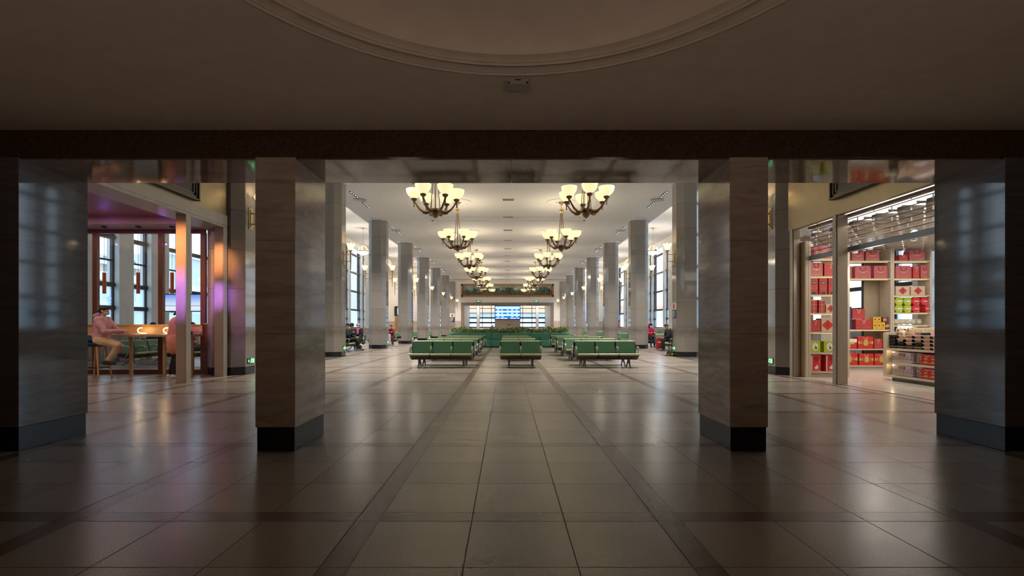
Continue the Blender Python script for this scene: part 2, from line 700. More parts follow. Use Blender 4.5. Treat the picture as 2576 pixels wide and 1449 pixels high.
# ---- portal: lintel and four pillars
YF, YB = 4.845, 5.65
m = MB()
m.box(-8.4, 8.4, YF, YB - 0.01, 2.93, 3.22)
o = m.build('beam', [M_DARKGRANITE])
struct(o, 'dark polished stone lintel across the opening')
m = MB()
for i, (a, b) in enumerate(((-4.86, -2.504), (-2.106, 0.05), (0.05, 2.22), (2.60, 4.96))):
    m.box(a + 0.003, b - 0.003, YF + 0.04, YB + 0.02, 2.915, 2.935)
struct(m.build('beam_soffit', M_SOFFIT), 'polished stone underside of the lintel')


def pillar(k, x0, x1, mt=None):
    m = MB()
    m.box(x0, x1, YF, YB, 0.24, 2.93, mi=0)
    m.box(x0 + 0.012, x1 - 0.012, YF + 0.012, YB - 0.012, 0, 0.24, mi=1)
    o = m.build('pillar', [mt or M_MARBLE, M_BLACKSTONE], bevel=0.004)
    return struct(o, 'square veined brown marble pillar with black base')


pillar(1, -2.504, -2.106)
pillar(2, 2.22, 2.60)
pillar(0, -6.0, -4.86, M_MARBLE_SHADED)
pillar(3, 4.96, 6.1, M_MARBLE_SHADED)
struct(MB().box(-8.4, -6.0, YF + 0.2, YB, 0, 2.93).build('wall_portal_left', M_FOYERWALL))
struct(MB().box(6.1, 8.4, YF + 0.2, YB, 0, 2.93).build('wall_portal_right', M_FOYERWALL))
struct(MB().box(-14.4, 14.4, YB - 0.25, YB - 0.005, 3.22, 9.1).build('wall_front', M_WALL))
struct(MB().box(-14.4, -8.4, YB - 0.25, YB, 0, 3.22).build('wall_front_left', M_WALL))
struct(MB().box(8.4, 14.4, YB - 0.25, YB, 0, 3.22).build('wall_front_right', M_WALL))


# ---- octagonal granite columns
def column_mesh():
    m = MB()
    def octo(s, c):
        return [(-s + c, -s), (s - c, -s), (s, -s + c), (s, s - c), (s - c, s), (-s + c, s), (-s, s - c), (-s, -s + c)]
    m.prism([(x, y, 0.2) for x, y in octo(0.49, 0.243)], (0, 0, H_MAIN - 0.2), mi=0)
    m.prism([(x, y, 0.0) for x, y in octo(0.482, 0.24)], (0, 0, 0.2), mi=1)
    return m.build('column', [M_GRANITE, M_BLACKSTONE], bevel=0.006)


def cap_mesh():
    m = MB()
    for s, z0, z1 in ((0.62, -0.05, 0.0), (0.56, -0.10, -0.05)):
        c = s * 0.5
        m.prism([(x, y, H_MAIN + z0) for x, y in [(-s + c, -s), (s - c, -s), (s, -s + c), (s, s - c), (s - c, s), (-s + c, s), (-s, s - c), (-s, -s + c)]], (0, 0, z1 - z0))
    return m.build('trim_capital', M_CEIL)


col0 = column_mesh()
cap0 = cap_mesh()
first = True
for k, y in enumerate(COLY):
    for s in (-1, 1):
        if first:
            c, cp = col0, cap0
            first = False
        else:
            c, cp = col0.copy(), cap0.copy()
            COL.objects.link(c)
            COL.objects.link(cp)
        c.location = (CX + s * COLX, y, 0)
        cp.location = (CX + s * COLX, y, 0)
        struct(c, '%s eight-sided granite column of the %s row' % (ORD[k], 'left' if s < 0 else 'right'))
        struct(cp)

# ---- window walls
HZ = [1.07, 1.9, 2.73, 3.6, 4.43, 5.3, 6.14, 7.0, 7.8, 8.5]
BAY = [(0.0, 1.0), (1.45, 4.65), (5.0, 5.95)]
BAY0 = [(0.7, 1.6), (2.3, 3.2), (3.85, 4.72), (5.4, 6.3)]


BAY0R = [(0.7, 1.6), (2.3, 3.2), (3.95, 4.95), (6.0, 7.75)]


def window_list(yend, side='left'):
    out = []
    out += [(12.75 - 7.3 + a, 12.75 - 7.3 + b) for a, b in [(1.0, 1.9), (2.6, 3.5), (4.2, 5.1), (5.8, 6.7)]]
    for k in range(9):
        for a, b in ((BAY0 if side == 'left' else BAY0R) if k == 0 else BAY[1:] if (k == 1 and side == 'right') else BAY):
            ya, yb = COLY[0] + 7.3 * k + a, COLY[0] + 7.3 * k + b
            if yb < yend:
                out.append((ya, yb))
    return out


def window_wall(side, yend):
    s = -1 if side == 'left' else 1
    wins = window_list(yend - 0.4, side)
    def bx(m, d0, d1, ya, yb, za, zb, mi=None):
        a, b = CX * 0 + s * d0, s * d1
        m.box(min(a, b), max(a, b), ya, yb, za, zb, mi)
    m = MB()
    edges = [Y0] + [e for w in wins for e in w] + [yend]
    for i in range(0, len(edges), 2):       # piers
        bx(m, X_WALL, X_WALL + 0.45, edges[i], edges[i + 1], 0, H_AISLE)
    for a, b in wins:
        bx(m, X_WALL + 0.10, X_WALL + 0.45, a, b, 0, HZ[0])
        bx(m, X_WALL, X_WALL + 0.45, a, b, HZ[-1], H_AISLE)
    struct(m.build('wall_' + side, M_PIER), 'window wall of the side aisle')
    m = MB()
    bx(m, X_WALL - 0.14, X_WALL, Y0, yend, 0.98, 1.05)
    struct(m.build('trim_sill_' + side, mat('timber_sill', (0.50, 0.38, 0.26), 0.5)))
    m = MB()
    bx(m, X_WALL - 0.09, X_WALL, Y0 + 4, yend, 0.12, 0.9)
    n = int((yend - Y0 - 4) / 0.12)
    for i in range(n):
        y = Y0 + 4.05 + i * 0.12
        bx(m, X_WALL - 0.11, X_WALL - 0.09, y, y + 0.05, 0.15, 0.88)
    struct(m.build('trim_radiator_' + side, mat('radiator_cover', (0.46, 0.42, 0.38), 0.6)))
    for i, (a, b) in enumerate(wins):
        wide = b - a > 2
        m = MB()
        w = 0.055
        P = X_PANE
        bx(m, P - 0.05, P + 0.05, a, a + w, HZ[0], HZ[-1])
        bx(m, P - 0.05, P + 0.05, b - w, b, HZ[0], HZ[-1])
        vs = [b - 0.42] if b - a > 2 else []
        for v in vs:
            bx(m, P - 0.05, P + 0.05, v - w / 2, v + w / 2, HZ[0], HZ[-1])
        for j, h in enumerate(HZ):
            thick = j % 2 == 0 or j <= 2
            t = 0.075 if thick else 0.028
            ya = a if (thick and not (wide and j == 1)) or not wide else b - 0.42
            bx(m, P - (0.10 if thick else 0.04), P + 0.05, ya, b, h - t, h + t)
        o = struct(m.build('window_%s_%d' % (side, i + 1), M_WFRAME), 'tall dark framed window with frosted lower panes')
        m = MB()
        bx(m, P - 0.004, P + 0.004, a + w, b - w, HZ[0], HZ[2])
        m.build('frosted_pane', M_FROST, o)
        m = MB()
        bx(m, P - 0.004, P + 0.004, a + w, b - w, HZ[2], HZ[-1])
        m.build('clear_pane', M_GLASS, o)


window_wall('left', 55.0)
window_wall('right', Y_AEND)

# ---- ends of the aisles
def end_wall(name, x0, x1, z1, y, wain=1.94):
    m = MB()
    m.box(x0, x1, y, y + 0.3, wain, z1, mi=0)
    m.box(x0, x1, y - 0.03, y + 0.3, 0, wain, mi=1)
    return struct(m.build(name, [M_WALL, M_WAIN]), 'cream end wall over beige stone wainscot')


end_wall('wall_aisle_left', -20, -8.03, H_AISLE, Y_AEND)
end_wall('wall_aisle_right', 8.21, 14.5, H_AISLE, Y_AEND)
struct(MB().box(-20.2, -20, 54.7, Y_AEND, 0, H_AISLE).build('wall_alcove', M_WALL))
struct(MB().box(-20, -13.9, 54.7, 55.0, 0, H_AISLE).build('wall_alcove_side', M_WALL))
# side walls behind the hall's end wall
struct(MB().box(-8.23, -8.03, Y_END, Y_AEND, 0, H_AISLE).build('wall_return_left', M_WALL))
struct(MB().box(8.21, 8.41, Y_END, Y_AEND, 0, H_AISLE).build('wall_return_right', M_WALL))

# ---- end wall of the hall: mural, opening and what lies behind it
m = MB()
OX0, OX1, OZ = -5.5, 5.65, 3.87
m.box(-8.03, -5.92, Y_END, Y_END + 0.3, 1.9, H_MAIN, mi=0)
m.box(6.06, 8.21, Y_END, Y_END + 0.3, 1.9, H_MAIN, mi=0)
m.box(-8.03, -5.92, Y_END - 0.02, Y_END + 0.3, 0, 1.9, mi=1)
m.box(6.06, 8.21, Y_END - 0.02, Y_END + 0.3, 0, 1.9, mi=1)
m.box(-5.92, 6.06, Y_END, Y_END + 0.3, 4.27, H_MAIN, mi=0)
struct(m.build('wall_end', [M_WALL, M_WAIN]), 'cream end wall of the hall')
m = MB()
m.box(-5.92, -5.5, Y_END - 0.08, Y_END + 0.4, 0, 4.27)
m.box(5.65, 6.06, Y_END - 0.08, Y_END + 0.4, 0, 4.27)
m.box(-5.5, 5.65, Y_END - 0.08, Y_END + 0.4, OZ, 4.27)
struct(m.build('trim_opening', M_SURROUND), 'brown stone surround of the end opening')
m = MB()
m.box(-1.56, 1.74, Y_END - 0.05, Y_END + 0.3, 0, OZ)
struct(m.build('wall_screen_pier', M_MARBLE_LIGHT), 'pale veined stone panel under the departures screen')
# pilasters beside the end wall
for s in (-1, 1):
    m = MB()
    m.box(CX + s * COLX - 0.49, CX + s * COLX + 0.49, Y_END - 0.2, Y_END, 0.0, H_MAIN - 0.2)
    struct(m.build('trim_pilaster', M_GRANITE))
m = MB()
for z, d in ((H_MAIN - 0.16, 0.14), (H_MAIN - 0.28, 0.08)):
    m.box(-8.03, 8.21, Y_END - d, Y_END, z, z + 0.12)
struct(m.build('trim_cornice', M_CEIL))

# passage behind the opening with its own window wall
YW = 66.0
m = MB()
m.box(-8.03, 8.21, Y_END + 0.3, YW + 0.3, 4.3, 4.5)
struct(m.build('ceiling_passage', M_CEIL))
m = MB()
for a, b in ((-5.75, -5.1), (-4.05, -3.7), (3.95, 4.28), (5.2, 5.95)):
    m.box(a, b, YW - 0.35, YW + 0.1, 0, 4.3)
m.box(-8.03, 8.21, YW - 0.1, YW + 0.1, 0, 1.0)
struct(m.build('wall_passage', M_PIER))
m = MB()
for x in (-5.75, -5.1, -4.05, -3.7, -3.3, -2.1, -1.6, 1.78, 2.15, 3.4, 3.95, 4.28, 5.2, 6.0):
    m.box(x - 0.035, x + 0.035, YW - 0.05, YW + 0.05, 1.0, 4.3)
for z, t in ((1.05, 0.09), (1.7, 0.1), (2.36, 0.09), (3.02, 0.03), (3.62, 0.04), (4.25, 0.05)):
    m.box(-6.2, 6.3, YW - 0.05, YW + 0.05, z - t, z + t)
o = struct(m.build('window_passage', M_WFRAME), 'dark framed window wall behind the end opening')
m = MB()
m.box(-6.2, 6.3, YW - 0.004, YW + 0.004, 1.0, 2.36)
m.build('frosted_pane', M_FROST, o)
m = MB()
m.box(-6.2, 6.3, YW - 0.004, YW + 0.004, 2.36, 4.3)
m.build('clear_pane', M_GLASS, o)

for x_ in (-3.0, 3.2):
    light('passage_fill', 'AREA', (x_, 64.6, 4.25), 60, (1, 0.95, 0.9), 3.0, 0.6)  # unseen panels added to brighten the passage piers

# ---- outdoors
M_GROUND = mat('pale_paving', (0.66, 0.67, 0.66), 0.9)
m = MB()
m.box(-120, -14.4, -20, 160, -0.3, -0.13)
m.box(14.4, 120, -20, 160, -0.3, -0.13)
m.box(-14.4, 14.4, 74, 160, -0.3, -0.13)
struct(m.build('ground_outside', M_GROUND))
M_TILE = mat('orange_roof_tile', (0.62, 0.36, 0.20), 0.7)
M_CONC = mat('pale_grey_render', (0.62, 0.66, 0.70), 0.8)
M_TAN = mat('tan_render', (0.70, 0.52, 0.38), 0.8)
b = thing('station_canopy', 'low grey platform canopy with orange tiled edge outside the end windows', 'building', (0, 92, 0))
MB().box(-36, 45, 0, 6, 2.6, 3.75).build('fascia', M_CONC, b)
m = MB()
m.prism([(-37, -0.6, 3.75), (-37, 6.5, 3.75), (-37, 3.0, 5.2)], (83, 0, 0))
m.build('tiled_roof', M_TILE, b)
m = MB()
for i in range(12):
    x = -35 + i * 7
    m = MB()
    m.box(x - 0.25, x + 0.25, 0.4, 0.9, -0.12, 2.6)
    m.build('post', M_CONC, b)


def house(x0, x1, y0, y1, h, label, face, wm, ww, rows, cols, side):
    b = thing('building', label, 'building', (0, 0, 0))
    MB().box(x0, x1, y0, y1, -0.12, h).build('wall', face, b)
    fx = x1 if side < 0 else x0
    sgn = 1 if side < 0 else -1
    for r in range(rows):
        for c in range(cols):
            ya = y0 + (c + 0.25) * (y1 - y0) / cols
            za = 1.0 + r * 3.1
            m = MB()
            a, bb = sorted((fx - 0.05 * sgn, fx + 0.05 * sgn))
            m.box(a, bb, ya, ya + (y1 - y0) / cols * 0.5, za, za + 1.7)
            m.build('window', ww, b)
    a, bb = sorted((fx - 0.3 * sgn, fx + 0.35 * sgn))
    MB().box(a, bb, y0 - 0.3, y1 + 0.3, h, h + 0.4).build('roof_edge', wm, b)
    for r in range(1, rows):
        a, bb = sorted((fx, fx + 0.8 * sgn))
        MB().box(a, bb, y0, y1, r * 3.1, r * 3.1 + 0.9).build('balcony_band', wm, b)
    return b


M_DW = mat('dark_window_glass', (0.25, 0.29, 0.33), 0.2)
house(-58, -46, 66, 120, 11, 'pale grey block with window bands outside the aisle windows, far along', M_CONC, M_WHITE, M_DW, 3, 8, -1)
house(-56, -44, 14, 60, 8, 'tan and white block outside the windows behind the cafe', M_TAN, M_WHITE, M_DW, 3, 5, -1)
house(-43.5, -36.5, 72, 84, 6, 'low grey block with white balcony bands outside the aisle windows', M_CONC, M_WHITE, M_DW, 2, 4, -1)

# ================================================================== lamps
M_BOWL = mat('alabaster_bowl_glass', (0.9, 0.82, 0.6), 0.35, emit=(1.0, 0.84, 0.47), estr=0.62)
M_TORCH = mat('torch_lamp_glass', (0.9, 0.8, 0.6), 0.35, emit=(1.0, 0.80, 0.46), estr=1.15)
M_PENDB = mat('pendant_bowl_glass', (0.9, 0.85, 0.75), 0.35, emit=(1.0, 0.88, 0.66), estr=1.3)


def make_chandelier():
    root = thing('chandelier', 'x', 'chandelier')
    m = MB()
    m.lathe([(0, 0), (0.14, 0), (0.13, -0.02), (0.06, -0.10), (0.03, -0.13), (0, -0.13)], seg=18)
    m.build('canopy', M_BRONZE, root, smooth=True)
    m = MB()
    m.cyl((0, 0, -0.12), (0, 0, -0.34), 0.012, seg=8)
    m.build('rod', M_BRONZE, root)
    m = MB()
    m.lathe([(0, -0.32), (0.05, -0.32), (0.12, -0.34), (0.115, -0.36), (0.085, -0.37), (0.08, -0.46), (0.10, -0.475), (0.07, -0.50), (0.03, -0.53), (0, -0.53)], seg=18)
    m.build('collar', M_BRASS, root, smooth=True)
    for k in range(6):
        a = 2 * PI * (k + 0.5) / 6
        m = MB()
        m.cyl((0.05 * math.cos(a), 0.05 * math.sin(a), -0.5), (0.17 * math.cos(a), 0.17 * math.sin(a), -2.1), 0.011, seg=6)
        m.build('rod', M_BRONZE, root)
    m = MB()
    m.lathe([(0, -2.04), (0.08, -2.05), (0.20, -2.09), (0.205, -2.13), (0.15, -2.15), (0.165, -2.165), (0.125, -2.18), (0.135, -2.21), (0.12, -2.27), (0.08, -2.33), (0.035, -2.36), (0.028, -2.375), (0, -2.385)], seg=24)
    m.build('hub', M_BRONZE, root, smooth=True)
    for k in range(6):
        a = 2 * PI * k / 6
        ca, sa = math.cos(a), math.sin(a)
        P = lambda r, z: (r * ca, r * sa, z)
        m = MB()
        m.tube([P(0.15, -2.12), P(0.26, -2.175), P(0.38, -2.17), P(0.50, -2.10), P(0.59, -1.99), P(0.65, -1.89), P(0.70, -1.85)],
               [0.055, 0.05, 0.045, 0.038, 0.03, 0.024, 0.022], seg=8)
        # scroll leaf under the arm
        m.tube([P(0.20, -2.20), P(0.30, -2.235), P(0.40, -2.215), P(0.44, -2.16)], [0.02, 0.026, 0.018, 0.008], seg=6)
        arm = m.build('arm', M_BRONZE, root, smooth=True)
        c = P(0.70, 0)
        m = MB()
        m.lathe([(0, -1.86), (0.035, -1.86), (0.04, -1.83), (0.09, -1.79), (0.10, -1.745), (0.085, -1.735), (0, -1.735)], c, 16)
        m.build('cup', M_BRONZE, arm, smooth=True)
        m = MB()
        m.lathe([(0, -2.03), (0.018, -2.02), (0.024, -1.99), (0.016, -1.965), (0.02, -1.93), (0.028, -1.87), (0.02, -1.85), (0, -1.85)], c, 10)
        m.build('drop_finial', M_BRONZE, arm, smooth=True)
        m = MB()
        m.lathe([(0.07, -1.735), (0.12, -1.70), (0.19, -1.635), (0.235, -1.56), (0.255, -1.47), (0.258, -1.435), (0.25, -1.435), (0.228, -1.555), (0.18, -1.63), (0.10, -1.69), (0, -1.70)], c, 24)
        m.build('lamp_shade', M_BOWL, arm, smooth=True)
    return root


ch0 = make_chandelier()
first = True
for k in range(7):
    yc = 16.15 + 7.28 * k
    for s in (-1, 1):
        lab = '%s bronze six-bowl chandelier from the front in the %s line' % (ORD[k], 'left' if s < 0 else 'right')
        loc = (CX + 0.04 + s * 2.5, yc, H_MAIN)
        rz = ([0.087, 0.0, 0.42, 0.16, 0.36, 0.22, 0.02] if s < 0 else [0.52, 0.73, 0.30, 0.36, 0.10, 0.5, 0.22])[k]
        if first:
            c = ch0
            c.location = loc
            c.rotation_euler = (0, 0, rz)
            c['label'] = lab
            c['group'] = 'bronze chandeliers'
            first = False
        else:
            c = dup(ch0, loc, rz, lab, 'bronze chandeliers')
        for j in range(0, 6):
            a = rz + 2 * PI * j / 6
            if k < 4:
                light('bowl_lamp', 'POINT', (loc[0] + 0.70 * math.cos(a), loc[1] + 0.70 * math.sin(a), H_MAIN - 1.47), P_BOWL, WARM, 0.08)
            elif j in (0, 2, 4):
                light('bowl_lamp', 'POINT', (loc[0] + 0.70 * math.cos(a), loc[1] + 0.70 * math.sin(a), H_MAIN - 1.47), P_BOWL * 2, WARM, 0.10)


def make_sconce():
    """torch lamp; wall face at x=0, lamp towards +x; z is real height"""
    root = thing('torch_lamp', 'x', 'wall lamp')
    m = MB()
    m.box(0, 0.02, -0.10, 0.10, 3.77, 4.33)
    m.build('back_plate', mat('cream_marble_plate', (0.66, 0.56, 0.40), 0.3), root, bevel=0.006)
    m = MB()
    m.box(0.018, 0.04, -0.055, 0.055, 3.82, 4.28)
    m.build('mount', M_BRASS, root, bevel=0.004)
    for z in (4.19, 3.91):
        m = MB()
        m.cyl((0.03, 0, z), (0.28, 0, z), 0.013, seg=8)
        m.sphere((0.05, 0, z), 0.028, 8, 6)
        m.build('bracket', M_BRASS, root, smooth=True)
    m = MB()
    m.lathe([(0, 3.43), (0.008, 3.44), (0.018, 3.50), (0.010, 3.55), (0.022, 3.60), (0.014, 3.63), (0.024, 3.67), (0.020, 3.72), (0.028, 3.90), (0.034, 4.0), (0.024, 4.02),
             (0.032, 4.06), (0.026, 4.19), (0.036, 4.24), (0.030, 4.27), (0.05, 4.33), (0.075, 4.35), (0.08, 4.365), (0, 4.365)], (0.28, 0, 0), 12)
    m.build('stem', M_BRASS, root, smooth=True)
    fr, gl = MB(), MB()
    n = 8
    for i in range(n):
        a0, a1 = 2 * PI * i / n, 2 * PI * (i + 1) / n
        am = (a0 + a1) / 2
        q = lambda r, a, z: Vector((0.28 + r * math.cos(a), r * math.sin(a), z))
        b0, b1 = q(0.075, a0, 4.365), q(0.075, a1, 4.365)
        t0, t1, tm = q(0.150, a0, 4.615), q(0.150, a1, 4.615), q(0.188, am, 4.67)
        vs = [gl.v(p) for p in (b0, b1, t1, tm, t0)]
        gl.face(vs)
        fr.tube([b0, t0], 0.006, 5)
        fr.tube([t0, tm, t1], 0.006, 5)
    fr.build('shade_frame', M_BRONZE, root)
    sh = gl.build('lamp_shade', M_TORCH, root)
    so = sh.modifiers.new('thick', 'SOLIDIFY')
    so.thickness = 0.004
    return root


sc0 = make_sconce()
first = True
for k, y in enumerate(COLY[:7] + [Y_END - 0.08]):
    for s in (-1, 1):
        for inner in (True, False):
            d = -s if inner else s          # direction the lamp points
            if k == 7 and not inner:
                continue
            x = CX + s * COLX + d * 0.49
            rz = 0 if d > 0 else PI
            lab = 'gilt torch lamp on the %s side of the %s column in the %s row' % ('hall' if inner else 'aisle', ORD[k], 'left' if s < 0 else 'right')
            if first:
                c = sc0
                c.location = (x, y, 0)
                c.rotation_euler = (0, 0, rz)
                c['label'] = lab
                c['group'] = 'gilt torch lamps on the columns'
                first = False
            else:
                dup(sc0, (x, y, 0), rz, lab, 'gilt torch lamps on the columns')
            if k < 6:
                light('torch_bulb', 'POINT', (x + d * 0.28, y, 4.63), P_SCONCE, WARM2, 0.06)


def make_pendant():
    root = thing('bowl_pendant', 'x', 'pendant lamp')
    m = MB()
    m.lathe([(0, 0), (0.09, 0), (0.08, -0.03), (0.03, -0.09), (0, -0.10)], seg=14)
    m.build('canopy', M_BRASS, root, smooth=True)
    m = MB()
    m.cyl((0, 0, -0.08), (0, 0, -1.84), 0.014, seg=8)
    m.build('rod', M_BRASS, root)
    m = MB()
    m.lathe([(0, -1.33), (0.05, -1.34), (0.16, -1.37), (0.17, -1.40), (0.05, -1.42), (0, -1.42)], seg=16)
    m.build('crown', M_BRASS, root, smooth=True)
    for i in range(6):
        a = 2 * PI * i / 6
        ca, sa = math.cos(a), math.sin(a)
        m = MB()
        m.tube([(0.15 * ca, 0.15 * sa, -1.38), (0.24 * ca, 0.24 * sa, -1.46), (0.36 * ca, 0.36 * sa, -1.64), (0.51 * ca, 0.51 * sa, -1.83)], 0.011, 6)
        m.build('stay', M_BRASS, root)
    m = MB()
    pts = [(0.53 * math.cos(2 * PI * i / 28), 0.53 * math.sin(2 * PI * i / 28), -1.85) for i in range(28)]
    m.tube(pts, 0.022, 6, closed=True)
    m.build('rim', M_BRASS, root, smooth=True)
    m = MB()
    m.lathe([(0.51, -1.85), (0.47, -1.92), (0.36, -2.01), (0.18, -2.09), (0.05, -2.12), (0, -2.12)], seg=28)
    m.lathe([(0.03, -2.12), (0.03, -2.15), (0, -2.17)], seg=8)
    m.build('lamp_shade', M_PENDB, root, smooth=True)
    return root


pd0 = make_pendant()
first = True
for k in range(2, 8):  # the last pair is added to brighten the aisle ends
    y = 12.75 + 7.3 * k + 3.65
    for s in (-1, 1):
        loc = (CX + s * 11.4, y, H_AISLE)
        lab = '%s glowing glass bowl pendant from the front over the %s aisle' % (ORD[k - 2], 'left' if s < 0 else 'right')
        if first:
            c = pd0
            c.location = loc
            c['label'] = lab
            c['group'] = 'bowl pendants over the aisles'
            first = False
        else:
            dup(pd0, loc, 0, lab, 'bowl pendants over the aisles')
        light('pendant_bulb', 'POINT', (loc[0], loc[1], H_AISLE - 1.78), P_PEND, WARM, 0.2)

# ---- ceiling fittings
M_VENT = mat('vent_dark_slot', (0.10, 0.09, 0.085), 0.6)
def make_vent():
    r = thing('ceiling_vent', 'x', 'air vent')
    m = MB()
    m.box(-0.30, 0.30, -0.16, 0.16, -0.02, 0)
    m.build('frame', M_CEIL, r)
    m = MB()
    m.box(-0.26, 0.26, -0.12, 0.12, -0.024, -0.018, mi=0)
    for i in range(5):
        m.box(-0.26, 0.26, -0.10 + i * 0.045, -0.085 + i * 0.045, -0.034, -0.022, mi=1)
    m.build('grille', [M_VENT, M_GREYMETAL], r)
    return r


v0 = make_vent()
for i in range(12):
    y = 22.9 + (i - 0) * 3.64
    loc = (CX - 0.02, y, H_MAIN)
    lab = 'white slatted air vent on the ceiling centre line, %s from the front' % ORD[i]
    if i == 0:
        v0.location = loc
        v0['label'] = lab
        v0['group'] = 'ceiling vents on the centre line'
    else:
        dup(v0, loc, 0, lab, 'ceiling vents on the centre line')

M_LENS = mat('downlight_lens', (1, 1, 1), 0.4, emit=(1.0, 0.95, 0.85), estr=2.5)
def make_downlight():
    r = thing('ceiling_downlight', 'x', 'downlight')
    m = MB()
    m.lathe([(0.05, 0), (0.085, 0), (0.085, -0.012), (0.055, -0.012), (0.05, -0.004)], seg=16)
    m.lathe([(0.0, -0.003), (0.055, -0.003)], seg=16, mi=0)
    m.build('ring', mat('downlight_grey', (0.07, 0.062, 0.058), 0.4, 0.4), r, smooth=True)
    m = MB()
    m.sphere((0.02, 0.035, -0.006), 0.018, 8, 6)
    m.build('lens', M_LENS, r)
    return r


def make_diffuser():
    r = thing('round_diffuser', 'x', 'air diffuser')
    m = MB()
    for rr in (0.10, 0.19, 0.28):
        m.lathe([(rr, 0), (rr + 0.02, -0.03), (rr + 0.045, -0.03), (rr + 0.02, 0)], seg=28)
    m.lathe([(0, -0.02), (0.06, -0.02), (0.07, 0)], seg=16)
    m.build('rings', mat('diffuser_paint', (0.55, 0.51, 0.47), 0.6), r, smooth=True)
    return r


dl0, df0 = make_downlight(), make_diffuser()
fd = fdf = True
for k in range(0, 6):
    for s in (-1, 1):
        side = 'left' if s < 0 else 'right'
        x = CX + s * 7.0
        yc = 22.95 + 7.3 * k
        lab = '%s round air diffuser from the front between downlights on the %s' % (ORD[k], side)
        if fdf:
            df0.location = (x, yc, H_MAIN)
            df0['label'] = lab
            df0['group'] = 'round ceiling diffusers'
            fdf = False
        else:
            dup(df0, (x, yc, H_MAIN), 0, lab, 'round ceiling diffusers')
        for j in range(8):
            off = (0.55 + 0.27 * (j % 4)) * (-1 if j < 4 else 1)
            lab = 'recessed downlight, %s along the %s cluster of the %s soffit' % (ORD[j], ORD[k], side)
            if fd:
                dl0.location = (x, yc + off, H_MAIN)
                dl0['label'] = lab
                dl0['group'] = 'recessed downlights'
                fd = False
            else:
                dup(dl0, (x, yc + off, H_MAIN), 0, lab, 'recessed downlights')
        light('downlight_beam', 'SPOT', (x, yc, H_MAIN - 0.06), P_DOWN * 3.5, (1, 0.94, 0.85), 0.12, rot=(0, 0, 0), angle=2.0, blend=0.9)

for s in (-1, 1):
    light('downlight_beam', 'SPOT', (CX + s * 7.0 * 0.6, 15.6, H_MAIN - 0.9), P_DOWN * 3, (1, 0.94, 0.85), 0.85, angle=2.0, blend=0.9)

# ---- running-man exit lights low on the columns, and over the end opening
M_EXITG = mat('exit_sign_green', (0.1, 0.6, 0.2), 0.5, emit=(0.10, 0.95, 0.28), estr=1.6)
M_EXITW = mat('exit_sign_glow', (0.5, 1, 0.6), 0.5, emit=(0.35, 1.0, 0.45), estr=0.9)
M_EXITD = mat('exit_sign_body', (0.01, 0.12, 0.06), 0.4)


def running_man(m, sx=1.0, s=1.0, y=-0.012):
    """flat figure in the xz plane, about 0.12 tall, centred"""
    def B(x0, z0, x1, z1, w):
        m.bar((x0 * sx * s, y, z0 * s), (x1 * sx * s, y, z1 * s), w * s, 0.004, up=(0, 1, 0))
    m.sphere((0.012 * sx * s, y, 0.050 * s), 0.012 * s, 8, 6, sq=(1, 0.2, 1))
    B(0.006, 0.036, -0.010, 0.0, 0.018)
    B(0.004, 0.032, 0.030, 0.018, 0.008)
    B(0.0, 0.030, -0.028, 0.020, 0.008)
    B(-0.010, 0.0, 0.014, -0.020, 0.009)
    B(0.014, -0.020, 0.008, -0.048, 0.009)
    B(-0.010, 0.0, -0.022, -0.030, 0.009)
    B(-0.022, -0.030, -0.042, -0.038, 0.009)


def make_low_exit():
    r = thing('exit_sign', 'x', 'exit sign')
    m = MB()
    m.box(-0.17, 0.17, -0.015, 0, -0.075, 0.075)
    m.build('case', M_EXITD, r, bevel=0.003)
    m = MB()
    running_man(m, 1, 1.15, -0.02)
    m.bar((-0.15, -0.02, 0), (-0.08, -0.02, 0), 0.012, 0.004, up=(0, 1, 0))
    m.bar((-0.15, -0.02, 0), (-0.12, -0.02, 0.03), 0.012, 0.004, up=(0, 1, 0))
    m.bar((-0.15, -0.02, 0), (-0.12, -0.02, -0.03), 0.012, 0.004, up=(0, 1, 0))
    m.box(0.055, 0.14, -0.022, -0.015, -0.055, -0.045)
    m.box(0.055, 0.065, -0.022, -0.015, -0.055, 0.055)
    m.box(0.055, 0.14, -0.022, -0.015, 0.045, 0.055)
    m.box(0.10, 0.14, -0.022, -0.015, -0.055, 0.055)
    m.build('pictogram', M_EXITW, r)
    return r


ex0 = make_low_exit()
first = True
for k in range(7):
    for s in (-1, 1):
        # on the bevelled face towards the camera and the hall
        x = CX + s * (COLX - 0.49) + s * (-0.001)
        rz = PI / 2 if s < 0 else -PI / 2
        loc = (x, COLY[k], 0.34)
        lab = 'green running-man exit light low on the %s column of the %s row' % (ORD[k], 'left' if s < 0 else 'right')
        if first:
            ex0.location = loc
            ex0.rotation_euler = (0, 0, rz)
            ex0['label'] = lab
            ex0['group'] = 'low exit lights on the columns'
            first = False
        else:
            dup(ex0, loc, rz, lab, 'low exit lights on the columns')
for s, x in ((-1, -3.67), (1, 3.8)):
    r = thing('exit_sign', 'green exit sign over the end opening, at the %s' % ('left' if s < 0 else 'right'), 'exit sign', (x, Y_END - 0.05, 4.44), 0, 'exit signs over the end opening')
    MB().box(-0.33, 0.33, 0, 0.05, -0.11, 0.11).build('case', M_EXITD, r)
    m = MB()
    running_man(m, 1, 1.6, -0.012)
    m.build('pictogram', mat('exit_sign_white', (1, 1, 1), 0.5, emit=(0.7, 1, 0.85), estr=2.5), r)
    m = MB()
    for q in (-1, 1):
        m.box(min(q * 0.10, q * 0.26), max(q * 0.10, q * 0.26), -0.01, 0, -0.02, 0.02)
        m.prism([(q * 0.22, -0.01, 0.05), (q * 0.29, -0.01, 0), (q * 0.22, -0.01, -0.05)], (0, 0.01, 0))
    m.build('arrow', M_EXITG, r)

